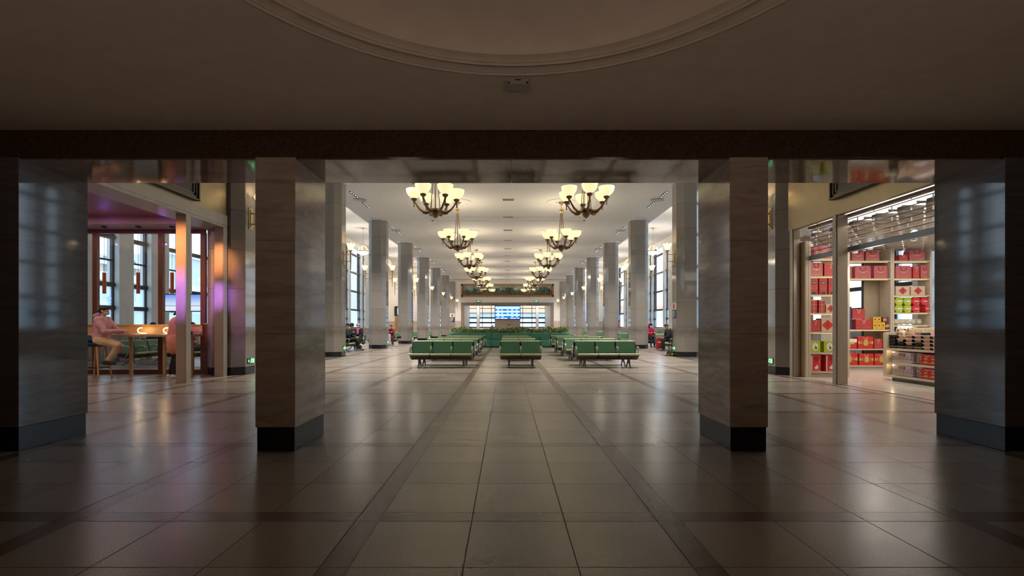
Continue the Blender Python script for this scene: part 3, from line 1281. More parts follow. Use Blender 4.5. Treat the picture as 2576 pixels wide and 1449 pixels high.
# small white emergency unit on the foyer ceiling
r = thing('ceiling_sensor', 'slim white ceiling unit with two dark lenses under the foyer ceiling', 'sensor', (0.088, 3.87, H_FOYER))
MB().box(-0.085, 0.085, -0.03, 0.09, -0.042, 0).build('case', mat('sensor_case', (0.45, 0.44, 0.40), 0.5), r, bevel=0.004)
for q in (-1, 1):
    m = MB()
    m.sphere((q * 0.072, -0.024, -0.03), 0.011, 8, 6)
    m.build('lens', M_BLACK, r)
m = MB()
m.box(-0.022, 0.022, -0.034, -0.029, -0.012, -0.006)
m.build('slot', M_BLACK, r)

# ---- fill light added for the foyer: an unseen panel behind the camera
light('foyer_fill', 'AREA', (0, -6.1, 1.3), 7, (1.0, 0.72, 0.52), 9.0, 1.6, rot=(PI / 2 + 0.35, 0, 0))

for s in (-1, 1):
    light('foyer_ceiling_fill', 'SPOT', (s * 2.6, -2.8, 0.5), 85, (1.0, 0.78, 0.62), 0.4, rot=(PI / 2 + 0.72, 0, s * 0.12), angle=1.7, blend=1.0)  # unseen low spots added to brighten the foyer ceiling

light('alcove_fill', 'AREA', (-16.0, 63.0, 8.8), 380, (1.0, 0.92, 0.82), 4.0, 10.0)  # unseen fill panels, added to brighten the alcove and both aisle ends
light('aisle_end_fill', 'AREA', (11.0, 66.0, 8.8), 160, (1.0, 0.94, 0.88), 4.0, 5.0)
light('aisle_end_fill', 'AREA', (-11.0, 66.0, 8.8), 160, (1.0, 0.92, 0.82), 4.0, 5.0)

# ================================================================== benches
M_GREEN = mat('green_bench_vinyl', (0.066, 0.172, 0.086), 0.45)
M_ROLL = mat('cream_green_bench_edge', (0.42, 0.45, 0.24), 0.38)
M_BSHELL = mat('bench_shell_brown', (0.060, 0.040, 0.030), 0.5)
M_CAST = mat('bench_cast_metal', (0.24, 0.20, 0.16), 0.42, 0.5)
M_ARM = mat('bench_arm_metal', (0.44, 0.42, 0.35), 0.35, 0.5)


def make_bench(n, name='waiting_bench'):
    root = thing(name, 'x', 'bench')
    P = 0.62
    W = n * P
    for i in range(n):
        x0 = -W / 2 + i * P + 0.025
        x1 = x0 + P - 0.05
        m = MB()
        m.prism([(x0, -0.66, 0.425), (x0, -0.14, 0.400), (x0, -0.14, 0.36), (x0, -0.64, 0.375)], (x1 - x0, 0, 0), mi=0)
        m.tube([(x0 - 0.015, -0.665, 0.400), (x1 + 0.015, -0.665, 0.400)], 0.032, 10, mi=1)
        m.prism([(x0, -0.63, 0.375), (x0, -0.15, 0.36), (x0, -0.20, 0.26), (x0, -0.56, 0.28)], (x1 - x0, 0, 0), mi=2)
        seat = m.build('seat', [M_GREEN, M_ROLL, M_BSHELL], root)
        m = MB()
        m.prism([(x0, -0.205, 0.385), (x0, -0.095, 0.77), (x0, -0.055, 0.77), (x0, -0.155, 0.37)], (x1 - x0, 0, 0), mi=0)
        m.tube([(x0 - 0.012, -0.068, 0.770), (x1 + 0.012, -0.068, 0.770)], 0.026, 10, mi=1)
        m.prism([(x0 + 0.01, -0.05, 0.755), (x0 + 0.01, -0.035, 0.755), (x0 + 0.01, -0.13, 0.33), (x0 + 0.01, -0.15, 0.35)], (x1 - x0 - 0.02, 0, 0), mi=2)
        m.build('backrest', [M_GREEN, M_ROLL, M_BSHELL], root)
    for i in range(n + 1):
        x = -W / 2 + i * P
        m = MB()
        m.tube([(x, -0.16, 0.36), (x, -0.20, 0.50), (x, -0.26, 0.59), (x, -0.36, 0.615), (x, -0.46, 0.60), (x, -0.49, 0.555), (x, -0.44, 0.47), (x, -0.40, 0.38), (x, -0.36, 0.28)],
               [0.014, 0.015, 0.020, 0.026, 0.028, 0.022, 0.016, 0.015, 0.014], 8)
        m.build('armrest', M_ARM, root, smooth=True)
        m = MB()
        m.prism([(x - 0.012, -0.22, 0.30), (x - 0.012, -0.05, 0.755), (x - 0.012, -0.03, 0.755), (x - 0.012, -0.12, 0.28)], (0.024, 0, 0))
        m.build('side_bracket', M_DARKMETAL, root)
    m = MB()
    m.box(-W / 2 + 0.02, W / 2 - 0.02, -0.40, -0.32, 0.235, 0.30)
    m.build('beam', M_BSHELL, root)
    for q in (-1, 1):
        x = q * (W / 2 - 0.26)
        m = MB()
        m.tube([(x, -0.36, 0.27), (x, -0.42, 0.15), (x, -0.53, 0.015)], [0.034, 0.026, 0.015], 8)
        m.tube([(x, -0.34, 0.27), (x, -0.24, 0.15), (x, -0.06, 0.015)], [0.034, 0.026, 0.015], 8)
        m.lathe([(0, 0), (0.036, 0), (0.03, 0.016), (0, 0.02)], (x, -0.54, 0), 12)
        m.lathe([(0, 0), (0.036, 0), (0.03, 0.016), (0, 0.02)], (x, -0.05, 0), 12)
        m.build('leg', M_CAST, root, smooth=True)
    return root


b3, b2 = make_bench(3), make_bench(2)
used = {3: False, 2: False}


def bench(n, x, y, rz, label, group):
    src = b3 if n == 3 else b2
    if not used[n]:
        used[n] = True
        src.location = (x, y, 0)
        src.rotation_euler = (0, 0, rz)
        src['label'] = label
        src['group'] = group
        return src
    return dup(src, (x, y, 0), rz, label, group)


ROWY = [15.09, 17.82, 20.55, 23.3]
for k, y in enumerate(ROWY):
    for nm, n, x in (('left', 3, -1.975), ('middle', 2, 0.42), ('right', 3, 3.02)):
        size = 'three-seat' if n == 3 else 'two-seat'
        bench(n, x, y, 0, 'green %s bench facing the front, %s row of the %s block' % (size, ORD[k], nm), 'green benches in the hall')
        bench(n, x + (0.02 if nm != 'right' else 0.0), y + 0.06, PI, 'green %s bench facing away, back to back behind %s row of the %s block' % (size, ORD[k], nm), 'green benches in the hall')

# benches of the aisles
G = 'green benches in the side aisles'
bench(3, -8.62, 26.55, 0, 'green bench facing the front under the pink-hatted woman, left aisle', G)
bench(3, -8.2, 24.2, PI / 2, 'green bench seen end-on under the man in the black cap', G)
bench(3, -8.05, 31.9, 0, 'green bench facing the front beside the woman in the maroon jacket', G)
bench(3, -9.2, 36.2, 0, 'green bench facing the front, next behind the maroon jacket', G)
bench(3, -8.05, 39.0, 0, 'green bench facing the front in the fourth bay of the left aisle', G)
bench(3, -8.05, 46.3, 0, 'green bench facing the front in the fifth bay of the left aisle', G)
bench(3, 9.05, 26.8, 0, 'pale green bench facing the front behind the red suitcase', G)
bench(3, 8.9, 28.9, 0, 'green bench facing the front under the person in the red hood', G)
bench(3, 7.35, 26.6, -PI / 2, 'green bench seen end-on between column and red suitcase', G) if False else None
bench(3, 8.05, 31.3, 0, 'green bench facing the front beyond the second gap of the right row', G)
bench(3, 8.05, 38.6, 0, 'green bench facing the front in the fourth bay of the right aisle', G)
bench(3, 8.05, 46.0, 0, 'green bench facing the front in the fifth bay of the right aisle', G)
bench(3, -12.75, 18.3, 0, 'green bench facing the front seen through the cafe glass', G)
bench(3, -12.15, 16.0, PI / 2, 'green bench seen end-on through the cafe glass', G)
bench(3, -10.3, 16.4, 0, 'green bench behind the cafe glass under the person with the yellow bag', G)

# ================================================================== planter with built-in sofa
M_SOFA = mat('green_sofa_vinyl', (0.060, 0.23, 0.14), 0.45)
r = thing('planter_sofa', 'long green padded sofa planter topped with foliage across the hall', 'planter', (0.18, 28.1, 0))
def rounded_plan(x0, x1, y0, y1, rad, seg=8):
    pts = []
    for cx, cy, a0 in ((x1 - rad, y1 - rad, 0), (x0 + rad, y1 - rad, PI / 2), (x0 + rad, y0 + rad, PI), (x1 - rad, y0 + rad, 1.5 * PI)):
        for i in range(seg + 1):
            a = a0 + PI / 2 * i / seg
            pts.append((cx + rad * math.cos(a), cy + rad * math.sin(a)))
    return pts
m = MB()
m.prism([(x, y, 0.06) for x, y in rounded_plan(-3.62, 3.62, 0.5, 2.6, 0.45)], (0, 0, 0.78))
m.build('backrest', M_SOFA, r, bevel=0.03)
m = MB()
m.prism([(x, y, 0.06) for x, y in rounded_plan(-3.45, 3.45, 0.0, 2.9, 0.35)], (0, 0, 0.34))
m.build('seat', M_SOFA, r, bevel=0.03)
m = MB()
m.prism([(x, y, 0.0) for x, y in rounded_plan(-3.4, 3.4, 0.05, 2.8, 0.35)], (0, 0, 0.06))
m.build('plinth', M_BSHELL, r)
m = MB()
for x in (-2.35, -1.1, 0.0, 1.15, 2.35):
    m.box(x - 0.012, x + 0.012, -0.006, 0.01, 0.06, 0.40)
    m.box(x - 0.012, x + 0.012, 0.49, 0.505, 0.40, 0.84)
m.build('seam', M_BLACK, r)
for x in (-1.75, 0.05, 1.75):
    m = MB()
    m.tube([(x, 0.48, 0.42), (x, 0.30, 0.60), (x, 0.16, 0.60), (x, 0.14, 0.42)], 0.022, 8)
    m.build('armrest', M_BLACK, r, smooth=True)
m = MB()
m.prism([(x, y, 0.80) for x, y in rounded_plan(-3.4, 3.4, 0.65, 2.4, 0.35)], (0, 0, 0.05))
m.build('soil', mat('planter_soil', (0.05, 0.035, 0.02), 0.9), r)

M_LEAF = [mat('leaf_green_%s' % n, c, 0.5) for n, c in (('deep', (0.035, 0.10, 0.02)), ('mid', (0.10, 0.20, 0.035)), ('light', (0.30, 0.38, 0.08)), ('yellow', (0.42, 0.42, 0.12)))]
rnd = random.Random(3)
m = MB()
for i in range(4600):
    cx = rnd.uniform(-3.5, 3.5)
    cy = rnd.uniform(0.62, 2.4)
    hgt = 0.25 + 0.10 * math.sin(cx * 2.7) * math.sin(cx * 1.1 + 1) + rnd.uniform(-0.06, 0.06)
    if cx > 2.2:
        hgt += 0.10
    z0 = 0.84 + rnd.uniform(0, max(0.03, hgt - 0.05))
    a = rnd.uniform(0, 2 * PI)
    L = rnd.uniform(0.09, 0.19)
    tilt = rnd.uniform(0.1, 1.2)
    d = Vector((math.cos(a) * math.cos(tilt), math.sin(a) * math.cos(tilt), math.sin(tilt)))
    s = Vector((-math.sin(a), math.cos(a), 0)) * rnd.uniform(0.018, 0.04)
    p = Vector((cx, cy, z0))
    m.mi = rnd.choices([0, 1, 2, 3], [4, 5, 5, 2])[0]
    q = [m.v(p), m.v(p + d * L * 0.5 + s), m.v(p + d * L - Vector((0, 0, L * 0.15))), m.v(p + d * L * 0.5 - s)]
    m.face(q)
o = m.build('foliage', M_LEAF)
o.location = (0.18, 28.1, 0)
tag(o, 'mass of green and yellow-green leafy plants on top of the sofa planter', 'plants', kind='stuff')

# a red flowering plant rising out of the leaves
r = thing('poinsettia', 'single bright red plant rising above the leaves of the planter', 'flower', (-0.86, 29.3, 0.84))
m = MB()
m.cyl((0, 0, 0), (0, 0, 0.2), 0.015, seg=6)
m.build('stem', M_LEAF[0], r)
m = MB()
for i in range(26):
    a = rnd.uniform(0, 2 * PI)
    t = rnd.uniform(-0.2, 1.3)
    p = Vector((rnd.uniform(-0.05, 0.05), rnd.uniform(-0.05, 0.05), 0.12 + 0.012 * i))
    d = Vector((math.cos(a) * math.cos(t), math.sin(a) * math.cos(t), math.sin(t))) * rnd.uniform(0.10, 0.16)
    s = Vector((-math.sin(a), math.cos(a), 0)) * 0.045
    m.face([m.v(p), m.v(p + d * 0.5 + s), m.v(p + d), m.v(p + d * 0.5 - s)])
m.build('petals', mat('poinsettia_red', (0.62, 0.02, 0.04), 0.5), r)

# ================================================================== departures screen, mural, notices
M_SB = mat('screen_deep_blue', (0, 0.1, 0.4), 0.3, emit=(0.0, 0.18, 0.72), estr=0.7)
M_SL = mat('screen_pale_cyan', (0.6, 0.9, 1), 0.3, emit=(0.50, 0.90, 1.0), estr=0.68)
M_SW = mat('screen_white_marks', (1, 1, 1), 0.3, emit=(0.92, 0.96, 1.0), estr=0.8)
r = thing('departures_screen', 'large blue and cyan departures screen over the end stone panel', 'screen', (0.10, Y_END - 0.06, 2.10))
MB().box(-1.66, 1.66, -0.10, 0, 0, 1.76).build('housing', M_BLACK, r)
MB().box(-1.60, 1.60, -0.105, -0.09, 0.06, 1.72).build('display', M_SB, r)
m = MB()
for z0, z1 in ((1.34, 1.66), (0.88, 1.12), (0.44, 0.68)):
    m.box(-1.57, 1.57, -0.109, -0.105, z0, z1)
m.build('pale_rows', M_SL, r)
m = MB()
cols = [(-1.37, 4), (-0.82, 2), (-0.09, 2), (0.44, 4), (1.06, 3)]
for z in (1.23, 0.78, 0.34):
    for cx, n in cols:
        if z == 0.34 and cx == -0.09:
            continue
        for q in range(n + (1 if z == 0.34 and cx == -0.82 else 0)):
            w = 0.068 if n > 2 else 0.095
            x = cx + q * (w + 0.012)
            m.box(x, x + w, -0.110, -0.105, z - 0.045, z + 0.045)
for q in range(10):
    if q != 3:
        m.box(-1.52 + q * 0.155, -1.52 + q * 0.155 + 0.11, -0.110, -0.105, 0.08, 0.20)
    else:
        m.box(-1.52 + q * 0.155 + 0.03, -1.52 + q * 0.155 + 0.06, -0.110, -0.105, 0.08, 0.20)
for q in range(14):
    if q != 9:
        m.box(0.32 + q * 0.087, 0.32 + q * 0.087 + 0.066, -0.110, -0.105, 0.09, 0.19)
m.build('characters', M_SW, r)

# mural
r = thing('wall_mural', 'long landscape mural in an orange-brown wooden frame on the end wall', 'painting', (0.08, Y_END, 5.85))
M_FR = mat('orange_wood_frame', (0.33, 0.13, 0.035), 0.4)
m = MB()
HW, HH = 5.98, 0.83
m.box(-HW, HW, -0.14, 0, HH - 0.22, HH)
m.box(-HW, HW, -0.14, 0, -HH, -HH + 0.22)
m.box(-HW, -HW + 0.2, -0.14, 0, -HH, HH)
m.box(HW - 0.2, HW, -0.14, 0, -HH, HH)
for q in (-1, 1):
    a, b = sorted((q * (HW - 0.34), q * (HW - 0.42)))
    m.box(a, b, -0.10, 0, -HH + 0.2, HH - 0.2)
m.build('frame', M_FR, r)
mm_, t = newmat('mural_paint')
tcn = t.n('ShaderNodeTexCoord')
x, y, z = t.xyz(tcn.outputs['Object'])
cv = t.n('ShaderNodeCombineXYZ')
t.l(x, cv.inputs[0])
t.l(z, cv.inputs[2])
nx = t.noise(cv.outputs[0], 0.9, 4, 0.6)
hills = t.math('ADD', t.math('MULTIPLY', nx, 0.7), -0.33)
sky = t.ramp(t.noise(cv.outputs[0], 1.5, 4), [(0.35, (0.13, 0.20, 0.19)), (0.6, (0.24, 0.30, 0.27)), (0.72, (0.50, 0.42, 0.33))])
land = t.ramp(t.noise(cv.outputs[0], 5, 5, 0.7), [(0.40, (0.02, 0.035, 0.02)), (0.55, (0.07, 0.08, 0.03)), (0.68, (0.22, 0.20, 0.05))])
teal = t.mix(t.math('GREATER_THAN', z, -0.25), land, (0.05, 0.16, 0.14))
f = t.math('GREATER_THAN', z, hills)
c = t.mix(f, t.mix(t.math('GREATER_THAN', nx, 0.47), teal, land), sky)
t.l(c, t.b.inputs['Base Color'])
t.b.inputs['Roughness'].default_value = 0.5
MB().box(-HW + 0.2, HW - 0.2, -0.05, 0, -HH + 0.2, HH - 0.2).build('canvas', mm_, r)
m = MB()
rr = random.Random(5)
for cx, rad in ((-0.2, 0.55), (0.25, 0.5), (4.6, 0.7), (5.1, 0.55), (-4.1, 0.35), (-1.3, 0.35), (2.6, 0.3), (-2.4, 0.3)):
    for i in range(24):
        a, q = rr.uniform(0, 2 * PI), rad * math.sqrt(rr.random())
        px, pz = cx + q * math.cos(a), 0.08 + 0.55 * q * math.sin(a)
        pz = max(-0.45, min(0.55, pz))
        m.mi = rr.choice((0, 0, 0, 1))
        m.sphere((px, -0.055, pz), 0.09, 6, 4, sq=(1, 0.15, 1))
    m.mi = 0
    m.box(cx - 0.03, cx + 0.03, -0.06, -0.05, -0.58, 0)
m.build('painted_trees', [mat('mural_dark_green', (0.015, 0.03, 0.018), 0.6), mat('mural_ochre_green', (0.13, 0.13, 0.04), 0.6)], r)

M_PAPER = mat('notice_white', (0.75, 0.73, 0.70), 0.5)
M_NAVY = mat('notice_navy', (0.02, 0.03, 0.07), 0.4)
M_REDM = mat('notice_red', (0.65, 0.06, 0.04), 0.5)


def notice(x, y, z, rz, label, w=0.36, h=0.6):
    r = thing('notice_board', label, 'sign', (x, y, z), rz, 'notices on the columns')
    a = w / 2
    MB().box(-a, a, -0.015, 0, h * 0.08, h / 2).build('upper_panel', M_PAPER, r)
    m = MB()
    m.sphere((0, -0.018, h * 0.29), w * 0.26, 16, 8, sq=(1, 0.08, 1))
    m.build('red_emblem', M_REDM, r)
    MB().box(-a, a, -0.015, 0, -h / 2, h * 0.06).build('lower_panel', M_NAVY, r)
    m = MB()
    for i, q in enumerate((0.75, 0.8, 0.62, 0.8, 0.4, 0.5)):
        zz = -0.01 * h - i * h * 0.075
        m.box(-a * 0.8, -a * 0.8 + w * 0.8 * q, -0.019, -0.015, zz - h * 0.035, zz)
    m.build('text_lines', M_PAPER, r)


notice(CX + COLX - 0.49, COLY[1] - 0.02, 1.87, -PI / 2, 'white notice with red emblem over a navy panel on the front right column', 0.46, 0.64)
notice(CX - COLX + 0.16, Y_END - 0.2, 2.3, 0, 'white notice with red emblem over a dark panel on the left end pilaster', 0.62, 1.1)

# blue vertical display strips on column sides (left aisle sign boards)
M_BLUEL = mat('blue_led_strip', (0.1, 0.2, 0.8), 0.4, emit=(0.12, 0.25, 0.95), estr=1.0)
for k, (x, y) in enumerate(((CX - COLX + 0.50, COLY[3]), (CX + COLX - 0.50, COLY[4]))):
    s = 1 if x < 0 else -1
    r = thing('led_sign', 'narrow upright blue lit sign on the inner face of the %s column, %s row' % (ORD[3 + k], 'left' if s > 0 else 'right'), 'sign', (x, y, 2.3), 0)
    MB().box(-0.012, 0.012, -0.10, 0.10, -0.75, 0.75).build('case', M_NAVY, r)
    m = MB()
    for j in range(7):
        m.box(0.010 * s - 0.004, 0.010 * s + 0.006, -0.07, 0.07, 0.55 - j * 0.2, 0.68 - j * 0.2)
    m.build('lit_marks', M_BLUEL, r)

# door, television and poster on the left aisle's end wall
r = thing('wooden_door', 'tall orange-brown wooden door leaf against the far wall of the left aisle', 'door', (-15.75, Y_AEND - 0.04, 0))
MB().box(-0.42, 0.42, -0.06, 0, 0, 2.55).build('leaf', mat('orange_door_wood', (0.40, 0.20, 0.06), 0.4), r, bevel=0.01)
MB().box(-0.36, -0.33, -0.10, -0.06, 0.95, 1.15).build('handle', M_STEEL, r)
MB().box(0.42, 0.60, -0.05, 0, 0, 1.9).build('side_panel', M_DARKMETAL, r)
r = thing('wall_television', 'small wall television over the wooden door at the end of the left aisle', 'television', (-15.7, Y_AEND - 0.04, 3.4))
MB().box(-0.55, 0.55, -0.12, -0.04, -0.70, 0.70).build('case', M_BLACK, r)
MB().box(-0.10, 0.50, -0.13, -0.12, -0.5, 0.45).build('screen', M_SL, r)
MB().box(-0.2, 0.2, -0.04, 0.04, -0.2, 0.2).build('bracket', M_DARKMETAL, r)

# ================================================================== cafe kiosk on the left
M_CAFEMETAL = mat('satin_bronze_post', (0.48, 0.38, 0.32), 0.8, 0.1)
M_BRZPANEL = mat('gold_bronze_panel', (0.34, 0.26, 0.15), 0.34, 0.85)
M_FASCIA = mat('champagne_fascia', (0.40, 0.34, 0.27), 0.45, 0.4)
M_CARVED = mat('dark_carved_panel', (0.10, 0.08, 0.06), 0.5, 0.3)
M_CAFECEIL = mat('red_brown_ceiling', (0.22, 0.07, 0.05), 0.5)
M_REDBROWN = mat('red_brown_frame', (0.16, 0.065, 0.045), 0.35, 0.4)
M_OAK = mat('warm_oak', (0.52, 0.33, 0.16), 0.42)
M_LEGWOOD = mat('beech_leg', (0.62, 0.36, 0.18), 0.45)

FXL, FXR = -7.03, 7.05     # facade planes
HB = 3.75


def carved_panel(x, y0, y1, z0, z1, s, label):
    """framed dark relief hung high on the facade, facing the hall (s = +1 faces +x)"""
    r = thing('relief_panel', label, 'wall panel', (x, (y0 + y1) / 2, z0))
    hw, hh = (y1 - y0) / 2, z1 - z0
    m = MB()
    a, b = sorted((0, s * 0.05))
    m.box(a, b, -hw, hw, 0, hh)
    m.build('relief', M_CARVED, r)
    m = MB()
    for k, (w, d) in enumerate(((0.05, 0.12), (0.11, 0.09), (0.17, 0.07))):
        a, b = sorted((s * 0.04, s * d))
        i0 = 0.0 if k == 0 else (0.05, 0.11)[k - 1]
        m.box(a, b, -hw + i0, hw - i0, i0, w - 0.015)
        m.box(a, b, -hw + i0, hw - i0, hh - w + 0.015, hh - i0)
        m.box(a, b, -hw + i0, -hw + w - 0.015, i0, hh - i0)
        m.box(a, b, hw - w + 0.015, hw - i0, i0, hh - i0)
    m.build('frame', mat('dark_bronze_frame', (0.13, 0.10, 0.07), 0.4, 0.6), r)
    m = MB()
    rr = random.Random(11)
    for i in range(60):
        yy, zz = rr.uniform(-hw + 0.25, hw - 0.25), rr.uniform(0.25, hh - 0.25)
        pts = [(s * 0.055, yy + q * 0.03 * math.cos(q), zz + q * 0.03 * math.sin(q)) for q in (0, 1, 2, 3, 4)]
        m.tube(pts, 0.012, 5)
    m.build('scroll_carving', M_CARVED, r)


def fascia(name, x, y0, y1, s, label):
    m = MB()
    a, b = sorted((x, x - s * 0.12))
    m.box(a, b, y0, y1, HB if s > 0 else 3.62, H_MAIN)
    return struct(m.build(name, [M_BRZPANEL]), label)


fascia('wall_fascia_left', FXL, Y0 + 0.02, 12.24, 1, 'bronze fascia over the cafe front')
fascia('wall_fascia_right', FXR, Y0 + 0.02, 12.20, -1, 'bronze fascia over the shop front')
carved_panel(FXL, 6.6, 10.98, 4.06, 6.2, 1, 'dark framed relief panel hung over the cafe front')
carved_panel(FXR, 6.3, 10.48, 3.95, 6.1, -1, 'dark framed relief panel hung over the shop front')
# pale strip under the fascia, left
m = MB()
m.box(FXL + 0.003, FXL + 0.03, Y0 + 0.02, 12.2, HB, 4.0)
m.box(FXL - 0.6, FXL + 0.02, Y0 + 0.02, 12.2, HB - 0.06, HB)
struct(m.build('trim_cafe_header', M_FASCIA), 'pale metal header over the cafe front')

# posts of the cafe front
for i, (y, lab) in enumerate(((10.62, 'tall satin metal post of the cafe front standing free before the counter'), (12.02, 'satin metal post of the cafe front against the granite column'))):
    r = thing('facade_post', lab, 'post', (FXL - 0.09, y, 0), 0, 'posts of the cafe front')
    MB().box(-0.10, 0.10, 0.0, 0.16, 0.0, HB - 0.06).build('shaft', M_CAFEMETAL, r, bevel=0.004)
    MB().box(0.10, 0.125, 0.0, 0.16, 0.0, HB - 0.06).build('edge_strip', M_FASCIA, r)
# cafe ceiling
m = MB()
m.box(-13.6, FXL - 0.6, Y0, 12.75, 3.93, 4.05)
struct(m.build('ceiling_cafe', M_CAFECEIL), 'red-brown cafe ceiling')
m = MB()
m.box(-13.6, FXL - 0.12, 11.9, 12.75, HB, 3.93)
struct(m.build('ceiling_cafe_soffit', mat('mauve_soffit', (0.36, 0.22, 0.22), 0.5)))
struct(MB().box(-13.7, -13.6, Y0, 12.75, 0, 4.05).build('wall_cafe', M_FOYERWALL))

# glazed partition behind the counter
r = thing('glass_partition', 'glazed partition in red-brown metal frames behind the cafe counter', 'partition', (0, 12.66, 0))
m = MB()
m.box(-13.6, -7.83, -0.04, 0.04, 0.0, 0.12)
m.box(-13.6, -7.83, -0.04, 0.04, HB - 0.10, HB)
m.build('rail', M_REDBROWN, r)
for x in (-12.3, -10.68, -8.98, -7.88):
    MB().box(x - 0.06, x + 0.06, -0.045, 0.045, 0.10, HB - 0.08).build('upright', M_REDBROWN, r)
MB().box(-13.6, -7.83, -0.005, 0.005, 0.12, HB - 0.1).build('pane', M_SHOPGLASS, r)
r = thing('corner_post', 'dark bronze corner post between cafe glass and column', 'post', (-7.76, 12.62, 0))
MB().box(-0.05, 0.05, -0.06, 0.06, 0, 1.3).build('shaft', M_REDBROWN, r)
MB().box(-0.06, 0.06, -0.07, 0.07, 1.3, 1.32).build('cap', M_OAK, r)

# counter
r = thing('bar_counter', 'long high oak counter with low back screen along the cafe glass', 'counter', (-10.6, 12.2, 0))
MB().box(-2.9, 2.78, -0.26, 0.30, 0.985, 1.045).build('top', mat('counter_top_mauve_oak', (0.50, 0.36, 0.30), 0.3), r, bevel=0.005)
MB().box(-2.9, 2.78, 0.30, 0.36, 0.985, 1.27).build('back_screen', M_OAK, r)
MB().box(-2.9, 2.78, 0.26, 0.37, 1.27, 1.29).build('ledge', M_OAK, r)
for x in (-2.4, 1.19, 2.03, 2.72):
    MB().box(x - 0.03, x + 0.03, -0.03, 0.03, 0.0, 0.985).build('leg', M_OAK, r)
M_HOOK = mat('glowing_table_lamp', (1, 0.8, 0.5), 0.3, emit=(1.0, 0.70, 0.32), estr=3.0)
for i, x in enumerate((-9.28, -8.63)):
    r = thing('table_lamp', 'small glowing hook-shaped lamp on the cafe counter, %s the salmon coat' % ('farther from' if i == 0 else 'next to'), 'lamp', (x, 12.32, 1.047), 0, 'hook lamps on the counter')
    m = MB()
    m.tube([(0.06, 0, 0.155), (0.0, 0, 0.155), (-0.045, 0, 0.13), (-0.06, 0, 0.09), (-0.04, 0, 0.04), (0.02, 0, 0.022), (0.16, 0, 0.016)], 0.012, 8)
    m.build('tube', M_HOOK, r, smooth=True)
    MB().box(-0.04, 0.18, -0.03, 0.03, 0, 0.006).build('base', M_BRASS, r)
    light('counter_glow', 'POINT', (x, 12.26, 1.17), 2.2, (1, 0.62, 0.28), 0.03)

# copper cylinder pendants
M_COPPER = mat('copper_cylinder', (0.40, 0.12, 0.06), 0.35, 0.6)
cp0 = None
for i, x in enumerate((-10.1, -9.25, -8.40)):
    lab = '%s copper tube pendant of three over the cafe counter' % ('left' if i == 0 else 'middle' if i == 1 else 'right')
    if cp0 is None:
        cp0 = r = thing('tube_pendant', lab, 'pendant lamp', (x, 12.22, HB), 0, 'tube pendants over the counter')
        m = MB()
        m.lathe([(0, 0), (0.06, 0), (0.06, -0.03), (0, -0.035)], seg=14)
        m.build('canopy', M_BLACK, r)
        m = MB()
        m.cyl((0, 0, -0.03), (0, 0, -1.17), 0.004, seg=5)
        m.build('cord', M_BLACK, r)
        m = MB()
        m.lathe([(0, -1.16), (0.04, -1.16), (0.04, -1.69), (0.032, -1.69), (0.032, -1.60), (0, -1.60)], seg=16)
        m.build('lamp_shade', M_COPPER, r, smooth=True)
        m = MB()
        m.lathe([(0, -1.685), (0.031, -1.685)], seg=14)
        m.build('bulb', mat('tube_bulb', (1, 0.7, 0.3), 0.4, emit=(1.0, 0.66, 0.28), estr=7.0), r)
    else:
        dup(cp0, (x, 12.22, HB), 0, lab, 'tube pendants over the counter')
    light('tube_beam', 'SPOT', (x, 12.22, 2.08), 16, (1, 0.68, 0.36), 0.03, angle=1.5, blend=0.7)
# unseen coloured spots added to give the posts their amber and violet gradient
for (lx, ly), (tx, ty), kk, an in (((FXL - 0.02, 9.1), (FXL - 0.09, 10.62), 1.0, 0.85), ((FXL + 0.55, 10.75), (FXL - 0.09, 12.02), 0.95, 0.58)):
    for nm, z0, dz, en, cc in (('amber_wash', 3.5, -0.60, 210, (1.0, 0.40, 0.14)), ('violet_wash', 2.3, -0.30, 140, (0.50, 0.22, 1.0))):
        q = (Vector((tx, ty, z0 + dz)) - Vector((lx, ly, z0))).to_track_quat('-Z', 'Y').to_euler()
        light(nm, 'SPOT', (lx, ly, z0), en * kk, cc, 0.05, rot=tuple(q), angle=an, blend=1.0)
for x_ in (-8.2, -9.6, -11.0):
    light('violet_wash', 'POINT', (x_, 11.6, 3.55), 1.3, (0.48, 0.14, 1.0), 0.02)
light('cafe_amber', 'AREA', (-10.2, 9.2, 3.9), 75, (1.0, 0.72, 0.56), 5.6, 4.6)

# stools
M_NAVYSEAT = mat('navy_seat_shell', (0.012, 0.045, 0.09), 0.5)
r = thing('bar_stool', 'high stool with navy shell seat and pale wooden legs under the pink hoodie', 'stool', (-9.74, 11.55, 0))
m = MB()
m.lathe([(0, 0.76), (0.16, 0.76), (0.21, 0.79), (0.235, 0.84), (0.225, 0.845), (0.19, 0.80), (0, 0.785)], seg=24)
m.build('seat', M_NAVYSEAT, r, smooth=True)
m = MB()
n = 14
vs = []
for i in range(n + 1):
    a = PI * 0.55 + PI * 0.9 * i / n
    h = 0.20 * math.sin(PI * i / n) ** 0.6
    vs.append((m.v((0.235 * math.cos(a), 0.235 * math.sin(a), 0.80)), m.v((0.27 * math.cos(a), 0.27 * math.sin(a), 0.83 + h))))
for a, b in zip(vs, vs[1:]):
    m.face([a[0], b[0], b[1], a[1]])
o = m.build('backrest', M_NAVYSEAT, r, smooth=True)
so = o.modifiers.new('t', 'SOLIDIFY')
so.thickness = 0.02
for (a, b) in ((-1, -1), (1, -1), (1, 1), (-1, 1)):
    m = MB()
    m.tube([(a * 0.12, b * 0.12, 0.77), (a * 0.22, b * 0.20, 0.0)], [0.024, 0.016], 8)
    m.build('leg', M_LEGWOOD, r, smooth=True)
m = MB()
for z, q in ((0.26, 0.185),):
    m.tube([(-q, -q, z), (q, -q, z), (q, q, z), (-q, q, z)], 0.010, 6, closed=True)
m.build('foot_ring', M_BLACK, r)

